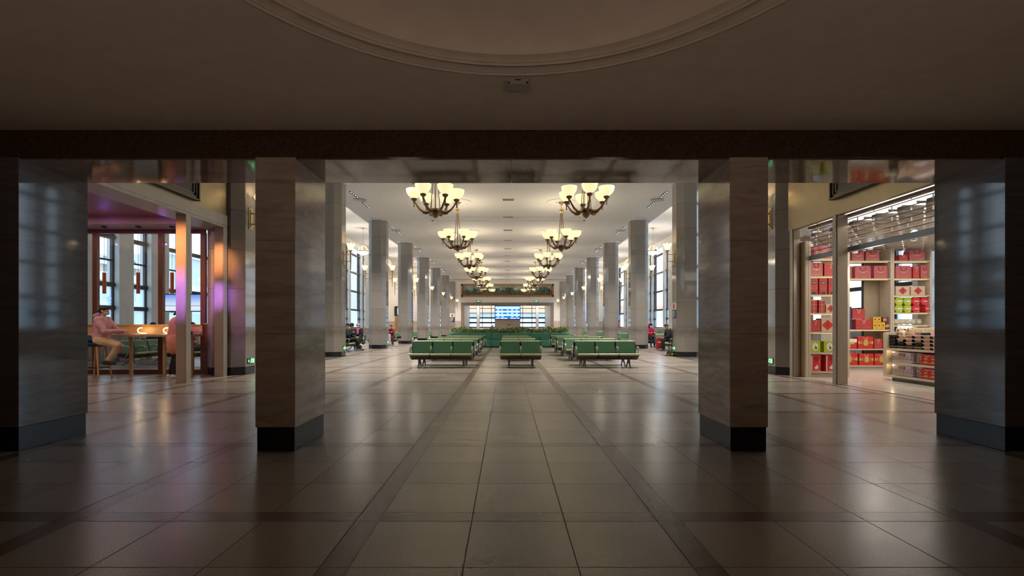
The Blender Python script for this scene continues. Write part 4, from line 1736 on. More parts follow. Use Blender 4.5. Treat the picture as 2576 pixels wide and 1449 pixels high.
# hanging television beyond the cafe glass
r = thing('hanging_television', 'flat television showing a pale blue sky, hung beyond the cafe glass', 'television', (-10.75, 16.2, 2.02))
MB().box(-0.62, 0.62, -0.03, 0.03, -0.30, 0.30).build('case', M_BLACK, r)
mm_, t = newmat('sky_picture')
tcn = t.n('ShaderNodeTexCoord')
x, y, z = t.xyz(tcn.outputs['Object'])
c = t.ramp(t.math('ADD', t.math('MULTIPLY', z, 1.6), 0.5), [(0.1, (0.55, 0.72, 0.9)), (0.28, (0.75, 0.82, 0.9)), (0.33, (0.30, 0.38, 0.5)), (0.40, (0.6, 0.72, 0.92)), (0.95, (0.08, 0.22, 0.72))])
t.l(c, t.b.inputs['Emission Color'])
t.b.inputs['Emission Strength'].default_value = 0.9
t.b.inputs['Base Color'].default_value = (0, 0, 0, 1)
MB().box(-0.59, 0.59, -0.034, -0.03, -0.27, 0.27).build('screen', mm_, r)
m = MB()
m.cyl((0, 0.02, 0.3), (0, 0.02, H_AISLE - 2.02), 0.02, seg=8)
m.build('rod', M_GREYMETAL, r)
# small blue lit character on the glass
r = thing('blue_glass_sign', 'small glowing blue character sign on the cafe glass by an upright', 'sign', (-10.33, 12.65, 1.93))
m = MB()
for p0, p1 in (((-0.05, 0.06), (0.05, 0.06)), ((0, 0.09), (0, 0.06)), ((-0.05, 0.03), (-0.05, 0.06)), ((0.05, 0.03), (0.05, 0.06)), ((-0.02, 0.03), (-0.04, -0.07)), ((-0.02, 0.01), (0.05, 0.01)), ((0.02, 0.01), (0.02, -0.06)), ((0.02, -0.06), (0.06, -0.06))):
    m.bar((p0[0], 0, p0[1]), (p1[0], 0, p1[1]), 0.016, 0.006, up=(0, 1, 0))
m.build('lit_strokes', mat('blue_neon', (0.1, 0.2, 1), 0.4, emit=(0.08, 0.20, 1.0), estr=2.0), r)

# ================================================================== gift shop on the right
M_SHELF = mat('beige_shelf_laminate', (0.52, 0.44, 0.33), 0.5)
M_SHELFD = mat('beige_shelf_shade', (0.42, 0.34, 0.24), 0.5)
M_PINKRED = mat('dusty_red_card', (0.46, 0.10, 0.11), 0.45)
M_RED = mat('bright_red_card', (0.62, 0.025, 0.02), 0.4)
M_RED2 = mat('brick_red_card', (0.48, 0.045, 0.035), 0.5)
M_DKRED = mat('deep_red_card', (0.25, 0.015, 0.02), 0.5)
M_GOLD = mat('gold_print', (0.72, 0.45, 0.12), 0.35, 0.4)
M_KRAFT = mat('kraft_card', (0.62, 0.44, 0.30), 0.6)
M_LIME = mat('lime_green_card', (0.42, 0.50, 0.03), 0.45)
M_CREAM = mat('cream_print', (0.80, 0.74, 0.66), 0.5)
M_NAVYC = mat('navy_card', (0.035, 0.045, 0.14), 0.45)
M_ORANGE = mat('orange_print', (0.75, 0.32, 0.08), 0.45)
M_YEL = mat('amber_yellow_card', (0.75, 0.42, 0.03), 0.45)
M_CHOC = mat('chocolate_card', (0.13, 0.07, 0.04), 0.5)
M_INK = mat('dark_ink', (0.04, 0.035, 0.035), 0.5)
M_TRAY = mat('black_food_tray', (0.012, 0.012, 0.014), 0.25)
M_SALMON = mat('salmon_label', (0.68, 0.30, 0.20), 0.5)
M_PINKL = mat('pink_label', (0.70, 0.38, 0.48), 0.5)
M_CLEARB = mat('clear_film', (0.75, 0.70, 0.64), 0.15)

struct(MB().box(7.12, 13.85, Y0, 14.6, 0.0, 0.012).build('floor_shop', M_SHOPFLOOR), 'pale shop floor')
# front posts
for i, (y, w, lab) in enumerate(((10.34, 0.22, 'broad beige metal post in the middle of the shop front'), (11.92, 0.16, 'beige metal post of the shop front beside the granite column'))):
    r = thing('facade_post', lab, 'post', (FXR, y, 0), 0, 'posts of the shop front')
    MB().box(-0.03, w - 0.03, 0.0, 0.14, 0.0, 3.62).build('shaft', mat('beige_metal_post', (0.34, 0.27, 0.20), 0.4, 0.5), r, bevel=0.004)
    MB().box(-0.055, -0.03, 0.02, 0.12, 0.0, 3.62).build('edge_strip', M_FASCIA, r)

# transparent roller shutter, half down
r = thing('roller_shutter', 'half-lowered see-through roller shutter of thin dark bars across the shop front', 'shutter', (FXR + 0.27, 0, 2.83))
m = MB()
for i in range(8):
    z = 0.10 + i * 0.099
    m.box(-0.012, 0.012, 6.0, 11.73, z, z + 0.010)
m.build('slats', M_DARKMETAL, r)
m = MB()
rr = random.Random(4)
for i in range(7):
    z = 0.11 + i * 0.099
    y = 6.1 + (i % 2) * 0.45
    while y < 11.65:
        m.box(-0.006, 0.006, y, y + 0.02, z + 0.01, z + 0.085)
        y += 0.9
m.build('joint_lattice', M_STEEL, r)
m = MB()
m.box(-0.003, 0.003, 6.0, 11.73, 0.1, 0.79)
m.build('clear_panels', M_SHOPGLASS, r)
MB().box(-0.035, 0.035, 6.0, 11.73, 0.0, 0.10).build('bottom_bar', mat('bluish_grey_bar', (0.20, 0.22, 0.23), 0.4, 0.5), r)
MB().box(-0.06, 0.06, 6.0, 11.73, 0.75, 0.80).build('header_edge', M_SURROUND, r)

# ceiling: lit white plane with a staggered lattice of slats under it
struct(MB().box(7.17, 13.6, Y0, 14.7, 4.1, 4.2).build('ceiling_shop', mat('shop_ceiling_white', (0.85, 0.85, 0.85), 0.7)))
m = MB()
W1, H1 = 0.52, 0.30
for j in range(26):
    y = 6.0 + j * 0.33
    off = 0.27 * (j % 2)
    for i in range(11):
        x = 7.55 + off + i * 0.56
        m.box(x, x + 0.42, y, y + 0.12, 3.46, 3.54)
    m.box(7.5, 13.4, y + 0.255, y + 0.275, 3.50, 3.54)
lat = m.build('ceiling_lattice', mat('taupe_lattice', (0.40, 0.32, 0.25), 0.6))
struct(lat, 'staggered taupe lattice ceiling of the shop')
light('shop_ceiling_light', 'AREA', (10.2, 10.2, 3.65), 130, (1, 0.96, 0.9), 4.5, 6.0, rot=(PI, 0, 0))
light('shop_light', 'AREA', (10.0, 10.2, 3.38), 115, (1, 0.93, 0.84), 5.6, 6.4)
light('shop_counter_light', 'POINT', (8.0, 10.6, 2.6), 10, (1, 0.9, 0.78), 0.15)


def shelf_unit(name, label, x0, x1, y, levels, top, dividers=(), depth=0.42):
    """open-backed shelves facing the camera; y is the front edge"""
    r = thing(name, label, 'shelf', (0, y, 0))
    for x in (x0, x1) + tuple(dividers):
        MB().box(x - 0.025, x + 0.025, 0, depth, 0, top).build('upright', M_SHELF, r)
    for z in levels:
        MB().box(x0 + 0.025, x1 - 0.025, 0.004, depth - 0.004, z - 0.035, z).build('shelf_board', M_SHELF, r)
    MB().box(x0 + 0.02, x1 - 0.02, 0.03, 0.06, 0, levels[0] - 0.035).build('kick_board', M_SHELFD, r)
    m = MB()
    for z in levels[2:]:
        m.box(x0 + 0.06, x1 - 0.06, 0.05, 0.065, z - 0.040, z - 0.035)
    m.build('light_strip', mat('warm_led_strip', (1, 0.7, 0.3), 0.4, emit=(1.0, 0.66, 0.22), estr=1.6), r)
    return r


LV_L = [0.15, 0.61, 1.11, 1.565, 2.01, 2.455, 2.88]
shelf_unit('display_shelf', 'narrow tall shelf unit of red gift boxes next to the column', 7.31, 8.25, 11.75, LV_L, 3.2, depth=0.38)
r = thing('side_cabinet', 'tall plain beige cabinet end between front post and shelves', 'cabinet', (7.07, 11.76, 0))
MB().box(0.125, 0.21, 0, 0.38, 0, 3.3).build('body', mat('tan_cabinet', (0.46, 0.32, 0.18), 0.5), r, bevel=0.005)
MB().box(0.15, 0.212, -0.006, 0.0, 0, 3.3).build('edge_strip', M_SHELF, r)
LV_C = [0.13, 0.60, 1.15, 2.60, 3.10]
shelf_unit('display_shelf', 'wide shelf unit in the middle of the shop with the open window gap', 9.2, 10.90, 13.8, LV_C, 3.45)
LV_R = [0.13, 0.60, 1.28, 1.63, 2.12, 2.60, 3.10]
shelf_unit('display_shelf', 'wide shelf unit behind the low counter with lime green boxes', 10.955, 12.02, 13.8, LV_R, 3.45)
# blank side panel standing behind the middle unit
r = thing('divider_panel', 'plain beige upright panel between the two wide shelf units', 'panel', (10.55, 14.25, 0))
MB().box(-0.10, 0.38, 0, 0.05, 0, 3.4).build('board', M_SHELFD, r)
MB().box(-0.14, -0.10, 0, 0.05, 0, 3.4).build('dark_edge', M_INK, r)


# ---- packages -------------------------------------------------------------
def package(kind, label, x, y, z, w, h, d=0.22, rz=0.0, group=None):
    """origin bottom centre of the front face; front faces -y"""
    a = w / 2
    r = thing({'handle': 'gift_bag_box', 'bag': 'gift_bag', 'box': 'gift_box', 'diamond': 'kraft_gift_box', 'lime': 'lime_gift_box', 'tall': 'tall_gift_bag', 'parcel': 'wrapped_parcel',
               'hex': 'hexagonal_box', 'yellow': 'small_yellow_box', 'navy': 'navy_gift_box', 'snack': 'snack_carton', 'vase': 'tall_red_box', 'redsnack': 'red_snack_carton'}[kind], label, 'gift box', (x, y, z), rz, group)
    P = lambda pts, dd=0.003: [(p[0], -dd, p[1]) for p in pts]

    def quad(m, x0, z0, x1, z1, mi=0, t=0.004):
        m.box(x0, x1, -t, 0.0, z0, z1, mi)
    m = MB()
    if kind == 'handle':
        m.prism([(-a, 0, 0), (a, 0, 0), (a, 0, h * 0.80), (a * 0.86, 0, h), (-a * 0.86, 0, h), (-a, 0, h * 0.80)], (0, d, 0), mi=0)
        m.build('carton', [M_PINKRED], r, bevel=0.004)
        MB().box(a - 0.001, a + 0.003, 0.01, d - 0.01, 0.01, h * 0.78).build('bright_side', M_RED, r)
        m = MB()
        m.tube([(-a * 0.38, -0.006, h * 0.93), (-a * 0.32, -0.012, h * 0.72), (-a * 0.12, -0.012, h * 0.60), (a * 0.12, -0.012, h * 0.60), (a * 0.30, -0.012, h * 0.72), (a * 0.36, -0.006, h * 0.93)], 0.005, 5)
        m.build('rope_handle', M_DKRED, r)
        m = MB()
        quad(m, -a * 0.60, h * 0.50, a * 0.60, h * 0.525)
        quad(m, -a * 0.22, h * 0.43, a * 0.22, h * 0.46)
        quad(m, -a * 0.18, h * 0.66, a * 0.18, h * 0.675)
        for q in (-1, 1):
            m.tube([(q * a * 0.72, -0.004, h * 0.06), (q * a * 0.62, -0.004, h * 0.18), (q * a * 0.46, -0.004, h * 0.12), (q * a * 0.25, -0.004, h * 0.07), (0, -0.004, h * 0.11)], 0.007, 5)
        m.build('gold_pattern', M_GOLD, r)
    elif kind in ('bag', 'box'):
        m.box(-a, a, 0, d, 0, h, 0)
        m.build('carton', [M_RED if kind == 'bag' else M_RED2], r, bevel=0.003)
        m = MB()
        if kind == 'bag':
            quad(m, -a * 0.97, h * 0.38, a * 0.97, h * 0.62)
            m.build('gold_band', mat('dull_gold_band', (0.42, 0.22, 0.05), 0.4, 0.3), r)
            m = MB()
            m.box(-a * 0.24, a * 0.28, -0.007, 0, h * 0.26, h * 0.74)
            m.prism([(-a, -0.007, h * 0.34), (-a * 0.66, -0.007, h * 0.5), (-a, -0.007, h * 0.66)], (0, 0.006, 0))
            m.prism([(a, -0.007, h * 0.34), (a * 0.66, -0.007, h * 0.5), (a, -0.007, h * 0.66)], (0, 0.006, 0))
            m.build('gold_pattern', M_GOLD, r)
        else:
            quad(m, -a * 0.15, h * 0.62, a * 0.15, h * 0.70)
            quad(m, -a * 0.15, h * 0.52, a * 0.15, h * 0.54)
            quad(m, -a * 0.95, h * 0.18, a * 0.95, h * 0.19)
            m.build('gold_pattern', M_KRAFT, r)
        m = MB()
        m.tube([(-a * 0.30, 0.004, h * 0.97), (-a * 0.20, -0.010, h * 0.84), (a * 0.05, -0.012, h * 0.76), (a * 0.28, -0.004, h * 0.97)], 0.005, 5)
        m.build('rope_handle', M_CREAM, r)
    elif kind == 'diamond':
        m.box(-a, a, 0, d, 0, h, 0)
        m.build('carton', [M_KRAFT], r, bevel=0.006)
        q = min(a, h / 2) * 0.82
        m = MB()
        m.prism(P([(0, h / 2 - q), (q * 1.1, h / 2), (0, h / 2 + q), (-q * 1.1, h / 2)], 0.005), (0, 0.005, 0))
        m.build('red_diamond', M_RED2 if h < 0.3 else M_RED, r)
        m = MB()
        for i in range(4):
            m.box(-0.012, 0.012, -0.008, -0.004, h * 0.34 + i * h * 0.09, h * 0.39 + i * h * 0.09)
        m.build('print', M_INK, r)
    elif kind == 'lime':
        m.box(-a, a, 0, d, 0, h, 0)
        m.build('carton', [M_LIME], r, bevel=0.004)
        m = MB()
        m.sphere((a * 0.05, -0.001, h * 0.5), h * 0.36, 14, 8, sq=(0.72, 0.02, 1))
        m.build('white_cartouche', M_CREAM, r)
        m = MB()
        for i in range(5):
            m.box(-a * 0.02, a * 0.03, -0.013, -0.007, h * 0.28 + i * h * 0.09, h * 0.33 + i * h * 0.09)
        m.sphere((a * 0.18, -0.012, h * 0.40), h * 0.07, 8, 5, sq=(1, 0.1, 1.6))
        m.build('print', M_INK, r)
    elif kind == 'tall':
        m.box(-a, a, 0, d, 0, h, 0)
        m.build('carton', [M_RED2], r, bevel=0.003)
        MB().box(a - 0.001, a + 0.002, 0.005, d - 0.01, 0.0, h).build('bright_side', M_RED, r)
        m = MB()
        quad(m, -a * 0.55, h * 0.62, a * 0.5, h * 0.78)
        m.lathe([(0, 0), (a * 0.66, 0)], (0, 0, 0), 4) if False else None
        pts = [(a * 0.66 * math.cos(t_), -0.004, a * 0.66 * math.sin(t_)) for t_ in [PI * i / 12 for i in range(13)]]
        MB().prism(pts, (0, 0.004, 0)).build('dark_seal', M_INK, r)
        m.build('dark_pattern', M_INK, r)
        m = MB()
        for i in range(3):
            m.box(-a * 0.4 + i * a * 0.28, -a * 0.22 + i * a * 0.28, -0.007, -0.004, h * 0.665, h * 0.74)
        quad(m, -a * 0.8, h * 0.36, a * 0.8, h * 0.37)
        quad(m, -a * 0.8, h * 0.26, a * 0.9, h * 0.265)
        m.build('print', M_KRAFT, r)
    elif kind == 'parcel':
        m.box(-a, a, 0, d, 0, h, 0)
        m.build('carton', [M_RED2], r, bevel=0.004)
        m = MB()
        m.box(-0.006, 0.006, -0.004, 0, 0, h)
        m.box(-a, a, -0.004, 0, h * 0.66, h * 0.68)
        m.tube([(-a * 0.8, -0.003, h * 0.28), (0, -0.008, h * 0.38), (a * 0.8, -0.003, h * 0.30)], 0.004, 5)
        m.build('string', M_KRAFT, r)
        m = MB()
        m.box(-a * 0.9, a * 0.9, 0.01, d - 0.01, h, h + 0.02)
        m.build('gold_lid', M_GOLD, r)
    elif kind == 'hex':
        q = a
        mt = M_LIME if label.startswith('lime') else M_RED
        m.prism([(-q, 0, h * 0.5), (-q * 0.45, 0, 0), (q * 0.75, 0, 0), (q, 0, h * 0.2), (q, 0, h * 0.8), (q * 0.75, 0, h), (-q * 0.45, 0, h)], (0, d, 0), mi=0)
        m.build('carton', [mt], r, bevel=0.002)
        m = MB()
        quad(m, -q * 0.30, h * 0.42, q * 0.82, h * 0.60)
        quad(m, q * 0.35, h * 0.08, q * 0.75, h * 0.18)
        m.build('pale_print', M_CREAM if label.startswith('lime') else M_PINKL, r)
    elif kind == 'yellow':
        m.box(-a, a, 0, d, 0, h, 0)
        m.build('carton', [M_YEL], r, bevel=0.002)
        m = MB()
        m.sphere((0, -0.002, h * 0.55), a * 0.4, 8, 5, sq=(1, 0.1, 1))
        m.build('dot', M_NAVYC, r)
    elif kind == 'navy':
        m.box(-a, a, 0, d, 0, h, 0)
        m.build('carton', [M_NAVYC], r, bevel=0.003)
        m = MB()
        rr_ = random.Random(int(x * 100 + z * 10))
        for i in range(7):
            x0, z0 = rr_.uniform(-a * 0.8, a * 0.1), rr_.uniform(h * 0.1, h * 0.9)
            L = rr_.uniform(a * 0.4, a * 0.9)
            m.tube([(x0, -0.003, z0), (x0 + L * 0.5, -0.004, z0 - 0.03), (min(a * 0.95, x0 + L), -0.003, z0 - 0.01)], [0.004, 0.022, 0.006], 5)
        m.build('orange_brush_print', M_ORANGE, r)
    elif kind == 'vase':
        m.box(-a, a, 0, d, 0, h, 0)
        m.build('carton', [M_RED], r, bevel=0.003)
        MB().box(-a - 0.001, -a * 0.72, -0.004, 0, 0, h * 0.97).build('pink_edge', M_PINKL, r)
        m = MB()
        m.sphere((a * 0.1, -0.002, h * 0.22), a * 0.42, 10, 6, sq=(1, 0.05, 0.7))
        m.prism([(a * 0.1 - a * 0.3, -0.01, h * 0.24), (a * 0.1 + a * 0.32, -0.01, h * 0.26), (a * 0.2, -0.01, h * 0.42)], (0, 0.006, 0))
        quad(m, -a * 0.5, h * 0.03, a * 0.8, h * 0.05)
        m.build('bowl_picture', M_CREAM, r)
        m = MB()
        for i in range(5):
            m.box(a * 0.55, a * 0.72, -0.005, 0, h * 0.30 + i * h * 0.09, h * 0.35 + i * h * 0.09)
        m.build('gold_pattern', M_GOLD, r)
        m = MB()
        m.sphere((a * 0.05, -0.002, h * 0.76), a * 0.45, 10, 6, sq=(1, 0.05, 1))
        m.build('seal', M_DKRED, r)
    elif kind == 'snack':
        m.box(-a, a, 0, d, 0, h, 0)
        m.build('carton', [mat('pale_blue_white_card', (0.62, 0.60, 0.68), 0.45)], r, bevel=0.003)
        m = MB()
        m.box(-a * 0.35, a * 0.28, -0.006, 0, h * 0.66, h * 0.86)
        for zz in (0.56, 0.34):
            quad(m, -a * 0.7, h * zz, a * 0.65, h * (zz + 0.025))
        m.build('maroon_print', mat('maroon_print', (0.30, 0.03, 0.04), 0.5), r)
        m = MB()
        m.box(-a * 0.28, a * 0.22, -0.009, -0.005, h * 0.71, h * 0.81)
        rr_ = random.Random(int(y * 100))
        for i in range(4):
            for zz in (0.45, 0.20):
                m.sphere((-a * 0.6 + i * a * 0.36, -0.004, h * zz), 0.026, 8, 5, sq=(1.2, 0.1, 0.6))
        m.build('food_pictures', M_GOLD, r)
        m = MB()
        for i in range(26):
            xx = rr_.choice((-1, 1)) * a * rr_.uniform(0.80, 0.98)
            m.sphere((xx, -0.003, h * rr_.uniform(0.05, 0.95)), 0.009, 6, 4, sq=(1, 0.2, 1))
        m.build('floral_border', M_DKRED, r)
    elif kind == 'redsnack':
        m.box(-a, a, 0, d, 0, h, 0)
        m.build('carton', [M_RED], r, bevel=0.003)
        m = MB()
        for i in range(2):
            for j in range(2):
                m.sphere((-a * 0.4 + i * a * 0.8, -0.004, h * (0.28 + 0.3 * j)), 0.035, 10, 6, sq=(1.3, 0.1, 0.6))
        m.build('pastry_pictures', M_ORANGE, r)
        m = MB()
        m.tube([(-a * 0.5, -0.005, h * 0.86), (-a * 0.2, -0.005, h * 0.78), (0.0, -0.005, h * 0.88)], 0.008, 5)
        m.tube([(a * 0.15, -0.005, h * 0.86), (a * 0.4, -0.005, h * 0.76), (a * 0.65, -0.005, h * 0.88)], 0.008, 5)
        m.build('white_script', M_CREAM, r)
    return r


YL = 11.80
GL = 'goods on the narrow shelf unit'
E = 0.002
package('handle', 'dusty red handled gift box alone on the top board of the narrow unit', (8.0) * 0.952 + 0.018, YL, LV_L[6] + E, 0.42 * 0.93, 0.33 * 0.945, group=GL)
package('handle', 'dusty red handled gift box beside the cabinet, fifth board of the narrow unit', (7.862) * 0.952 + 0.018, YL, LV_L[5] + E, 0.33 * 0.93, 0.355 * 0.945, group=GL)
package('box', 'bright red carton next to the handled box, fifth board of the narrow unit', (8.22) * 0.952 + 0.018, YL, LV_L[5] + E, 0.32 * 0.93, 0.34 * 0.945, group=GL)
for i, n in enumerate(('left', 'middle', 'right')):
    package('tall', 'tall red bag with dark half-round label, %s of three in the narrow unit' % n, (7.80 + i * 0.235) * 0.952 + 0.018, YL, LV_L[4] + E, 0.205 * 0.93, 0.425 * 0.945, d=0.14, group=GL)
for i, n in enumerate(('left', 'right')):
    package('parcel', 'red string-tied parcel, %s one of two in the narrow unit' % n, (7.80 + i * 0.20) * 0.952 + 0.018, YL, LV_L[3] + E, 0.165 * 0.93, 0.315 * 0.945, d=0.14, group=GL)
package('diamond', 'small kraft box with red diamond beside the string-tied parcels', (8.23) * 0.952 + 0.018, YL, LV_L[3] + E, 0.26 * 0.93, 0.225 * 0.945, group=GL)
package('box', 'plain red bag with small cord beside kraft box, narrow unit', (7.835) * 0.952 + 0.018, YL, LV_L[2] + E, 0.27 * 0.93, 0.30 * 0.945, group=GL)
package('diamond', 'tall kraft box with large red diamond, third board of the narrow unit', (8.15) * 0.952 + 0.018, YL, LV_L[2] + E, 0.33 * 0.93, 0.34 * 0.945, group=GL)
package('lime', 'lime green box with white cartouche beside the cabinet', (7.825) * 0.952 + 0.018, YL, LV_L[1] + E, 0.28 * 0.93, 0.285 * 0.945, group=GL)
package('lime', 'lime green box with white cartouche beside the middle post', (8.19) * 0.952 + 0.018, YL, LV_L[1] + E, 0.28 * 0.93, 0.285 * 0.945, group=GL)
package('vase', 'tall red box with bowl picture on the lowest board beside the cabinet', (7.85) * 0.952 + 0.018, YL, LV_L[0] + E, 0.26 * 0.93, 0.42 * 0.945, group=GL)
package('vase', 'tall red box with bowl picture on the lowest board beside the middle post', (8.23) * 0.952 + 0.018, YL, LV_L[0] + E, 0.26 * 0.93, 0.42 * 0.945, group=GL)

YC = 13.85
GC = 'goods on the middle shelf unit'
cx = lambda a, b: ((a + b) / 2 - 1275) * 13.85 / 1225
wd = lambda a, b: (b - a) * 13.85 / 1225 * 0.96
for i, (a, b) in enumerate(((2143, 2174), (2178, 2213))):
    package('handle', 'dusty red handled box on the very top board of the middle unit, %s one' % ('left', 'right')[i], cx(a, b), YC, LV_C[4] + E, wd(a, b), 0.30, group=GC)
for i, (a, b) in enumerate(((2106, 2144), (2150, 2192), (2198, 2234))):
    package('handle', 'dusty red handled box over the window gap, %s of three' % ('left', 'middle', 'right')[i], cx(a, b), YC, LV_C[3] + E, wd(a, b), 0.36, group=GC)
package('navy', 'navy and orange brush-painted box, lower of the stacked pair', cx(2110, 2143), YC, LV_C[2] + E, wd(2110, 2143), 0.32, group=GC)
package('navy', 'navy and orange brush-painted box, upper of the stacked pair', cx(2110, 2143), YC, LV_C[2] + 0.325 + E, wd(2110, 2143), 0.32, group=GC)
package('box', 'brick red bag with cord under another red bag, beside yellow boxes', cx(2152, 2194), YC, LV_C[2] + E, wd(2152, 2194), 0.295, group=GC)
package('box', 'brick red box standing on the brick red bag', cx(2144, 2177), YC + 0.005, LV_C[2] + 0.30 + E, wd(2144, 2177), 0.28, group=GC)
for i in range(3):
    package('yellow', 'small amber box, %s of three in the lower row' % ('left', 'middle', 'right')[i], cx(2196, 2207) + i * 0.115, YC, LV_C[2] + E, 0.11, 0.205, d=0.15, group=GC)
for i in range(2):
    package('yellow', 'small amber box, %s of two in the upper row' % ('left', 'right')[i], cx(2196, 2207) + i * 0.115, YC, LV_C[2] + 0.21 + E, 0.11, 0.14, d=0.15, group=GC)


def dark_carton(label, a, b, z, h):
    r = thing('chocolate_box', label, 'gift box', (cx(a, b), YC, z), 0, GC)
    w = wd(a, b) / 2
    MB().box(-w, w, 0, 0.2, 0, h).build('carton', M_CHOC, r, bevel=0.003)
    m = MB()
    m.sphere((-w * 0.4, -0.002, h * 0.45), 0.055, 10, 6, sq=(1, 0.1, 0.7))
    if h > 0.15:
        m.sphere((w * 0.5, -0.002, h * 0.5), 0.055, 10, 6, sq=(1, 0.1, 0.8))
    m.build('pastry_picture', M_SALMON, r)


dark_carton('dark brown pastry box beside the lower amber boxes', 2229, 2235.5, LV_C[2] + E, 0.205)
dark_carton('dark brown pastry box lying over the lower pastry box', 2221, 2235.5, LV_C[2] + 0.21 + E, 0.14)
package('box', 'small red box at the post side of the second board, middle unit', cx(2108, 2126), YC, LV_C[1] + E, wd(2108, 2126), 0.28, group=GC)
r = thing('white_red_gift_box', 'white over red gift box with gold flowers, second board of the middle unit', 'gift box', (cx(2129, 2156), YC, LV_C[1] + E), 0, GC)
w = wd(2129, 2156) / 2
MB().box(-w, w, 0, 0.2, 0, 0.28).build('carton', M_RED, r, bevel=0.003)
MB().box(-w, w, -0.003, 0, 0.18, 0.28).build('white_top', M_CREAM, r)
m = MB()
for i in range(14):
    m.sphere((rnd.uniform(-w * 0.9, -w * 0.1), -0.004, rnd.uniform(0.02, 0.13)), 0.014, 6, 4, sq=(1, 0.2, 1))
m.box(-w * 0.4, w * 0.5, -0.006, 0, 0.13, 0.19)
m.build('gold_flowers', M_GOLD, r)
package('bag', 'large red bag with gold band on the second board of the middle unit', cx(2158, 2197), YC, LV_C[1] + E, wd(2158, 2197), 0.345, group=GC)
package('box', 'red carton next to the large gold-banded bag, second board', cx(2199, 2220), YC, LV_C[1] + E, wd(2199, 2220), 0.28, group=GC)
package('box', 'red carton half behind the low counter, second board', cx(2222, 2235), YC, LV_C[1] + E, wd(2222, 2235), 0.27, group=GC)
package('bag', 'red gold-banded bag on the bottom board of the middle unit', cx(2112, 2158), YC, LV_C[0] + E, wd(2112, 2158), 0.36, group=GC)
for i, (a, b) in enumerate(((2161, 2198), (2200, 2233))):
    package('bag', 'red bag with gold picture and looped cord on the bottom board, %s of two' % ('left', 'right')[i], cx(a, b), YC, LV_C[0] + E, wd(a, b), 0.33, group=GC)

GR = 'goods on the shelf unit behind the counter'
package('box', 'red carton on the top board behind the counter', cx(2262, 2284), YC, LV_R[6] + E, wd(2262, 2284), 0.17, group=GR)
package('handle', 'dusty red handled box on the top board behind the counter', cx(2287, 2328), YC, LV_R[6] + E, wd(2287, 2328), 0.32, group=GR)
package('handle', 'dusty red handled box at the divider, second board from the top', cx(2254, 2292), YC, LV_R[5] + E, wd(2252, 2294), 0.36, group=GR)
package('box', 'bright red carton between two handled boxes, second board from the top', cx(2297, 2313), YC, LV_R[5] + E, wd(2297, 2313), 0.34, group=GR)
package('handle', 'dusty red handled box at the dark pillar, second board from the top', cx(2316, 2336), YC, LV_R[5] + E, wd(2316, 2336), 0.37, group=GR)
for i, (a, b) in enumerate(((2253, 2289), (2291, 2328))):
    package('diamond', 'kraft barrel-topped box with maroon diamond, %s of two' % ('left', 'right')[i], cx(a, b), YC, LV_R[4] + E, wd(a, b), 0.26, group=GR)
for j in range(2):
    for i in range(2):
        package('hex', 'lime green arrow-shaped box, %s %s of four' % (('lower', 'upper')[j], ('left', 'right')[i]), cx(2250, 2271) + i * 0.245, YC, LV_R[3] + j * 0.215 + E, 0.235, 0.21, group=GR)
for j in range(2):
    for i in range(2):
        if (i, j) != (1, 0):
            package('hex', 'bright red arrow-shaped box, %s %s beside the lime boxes' % (('lower', 'upper')[j], ('left', 'right')[i]), cx(2293, 2314) + i * 0.245, YC, LV_R[3] + j * 0.215 + E, 0.235, 0.21, group=GR)
package('hex', 'bright red arrow-shaped box standing apart at the dark pillar', cx(2322, 2336), YC - 0.04, LV_R[3] + E, 0.12, 0.21, group=GR)
for i in range(5):
    r = thing('snack_pouch', 'pale crumpled snack pouch, %s along the board above the food trays' % ORD[i], 'snack bag', (11.12 + i * 0.185, YC + 0.05, LV_R[2] + 0.002), 0.2 * (i - 2), GR)
    m = MB()
    m.sphere((0, 0.08, 0.076), 0.10, 12, 8, sq=(0.95, 0.5, 0.72))
    m.build('pouch', mat('pale_pouch_film', (0.68, 0.62, 0.48), 0.3), r, smooth=True)
    MB().box(-0.08, 0.08, 0.07, 0.09, 0.13, 0.165).build('sealed_edge', M_CREAM, r)

# ---- low counter with trays, facing the hall
XG = 8.70
r = thing('display_counter', 'low beige display counter with three open tiers facing the hall', 'counter', (XG, 0, 0))
M_CT = mat('counter_laminate', (0.60, 0.50, 0.36), 0.45)
ya, yb = 8.6, 11.26
MB().box(0, 0.85, yb - 0.10, yb, 0.10, 1.10).build('end_panel', M_CT, r, bevel=0.004)
MB().box(0, 0.85, ya, ya + 0.06, 0.10, 1.10).build('end_panel', M_CT, r)
MB().box(0.40, 0.45, ya, yb - 0.1, 0.10, 1.0).build('back_panel', mat('lit_back_panel', (0.66, 0.56, 0.44), 0.6), r)
for z in (0.14, 0.43, 0.745):
    MB().box(0.0, 0.84, ya + 0.06, yb - 0.1, z - 0.045, z).build('tier_board', M_CT, r)
MB().box(0.10, 0.80, ya + 0.1, yb - 0.14, 0, 0.095).build('plinth', mat('counter_plinth', (0.22, 0.20, 0.17), 0.5), r)
m = MB()
for z in (0.14, 0.43, 0.745):
    m.tube([(0.012, ya + 0.06, z + 0.05), (0.012, yb - 0.1, z + 0.05)], 0.004, 6)
    for yy in (9.0, 9.8, 10.4, 11.1):
        m.cyl((0.012, yy, z), (0.012, yy, z + 0.05), 0.003, seg=5)
m.build('guard_rail', M_STEEL, r)
for z in (0.385, 0.695):
    light('counter_tier_light', 'POINT', (XG + 0.06, yb - 0.2, z - 0.02), 0.35, (1, 0.74, 0.42), 0.02)
GT = 'cartons on the counter tiers'
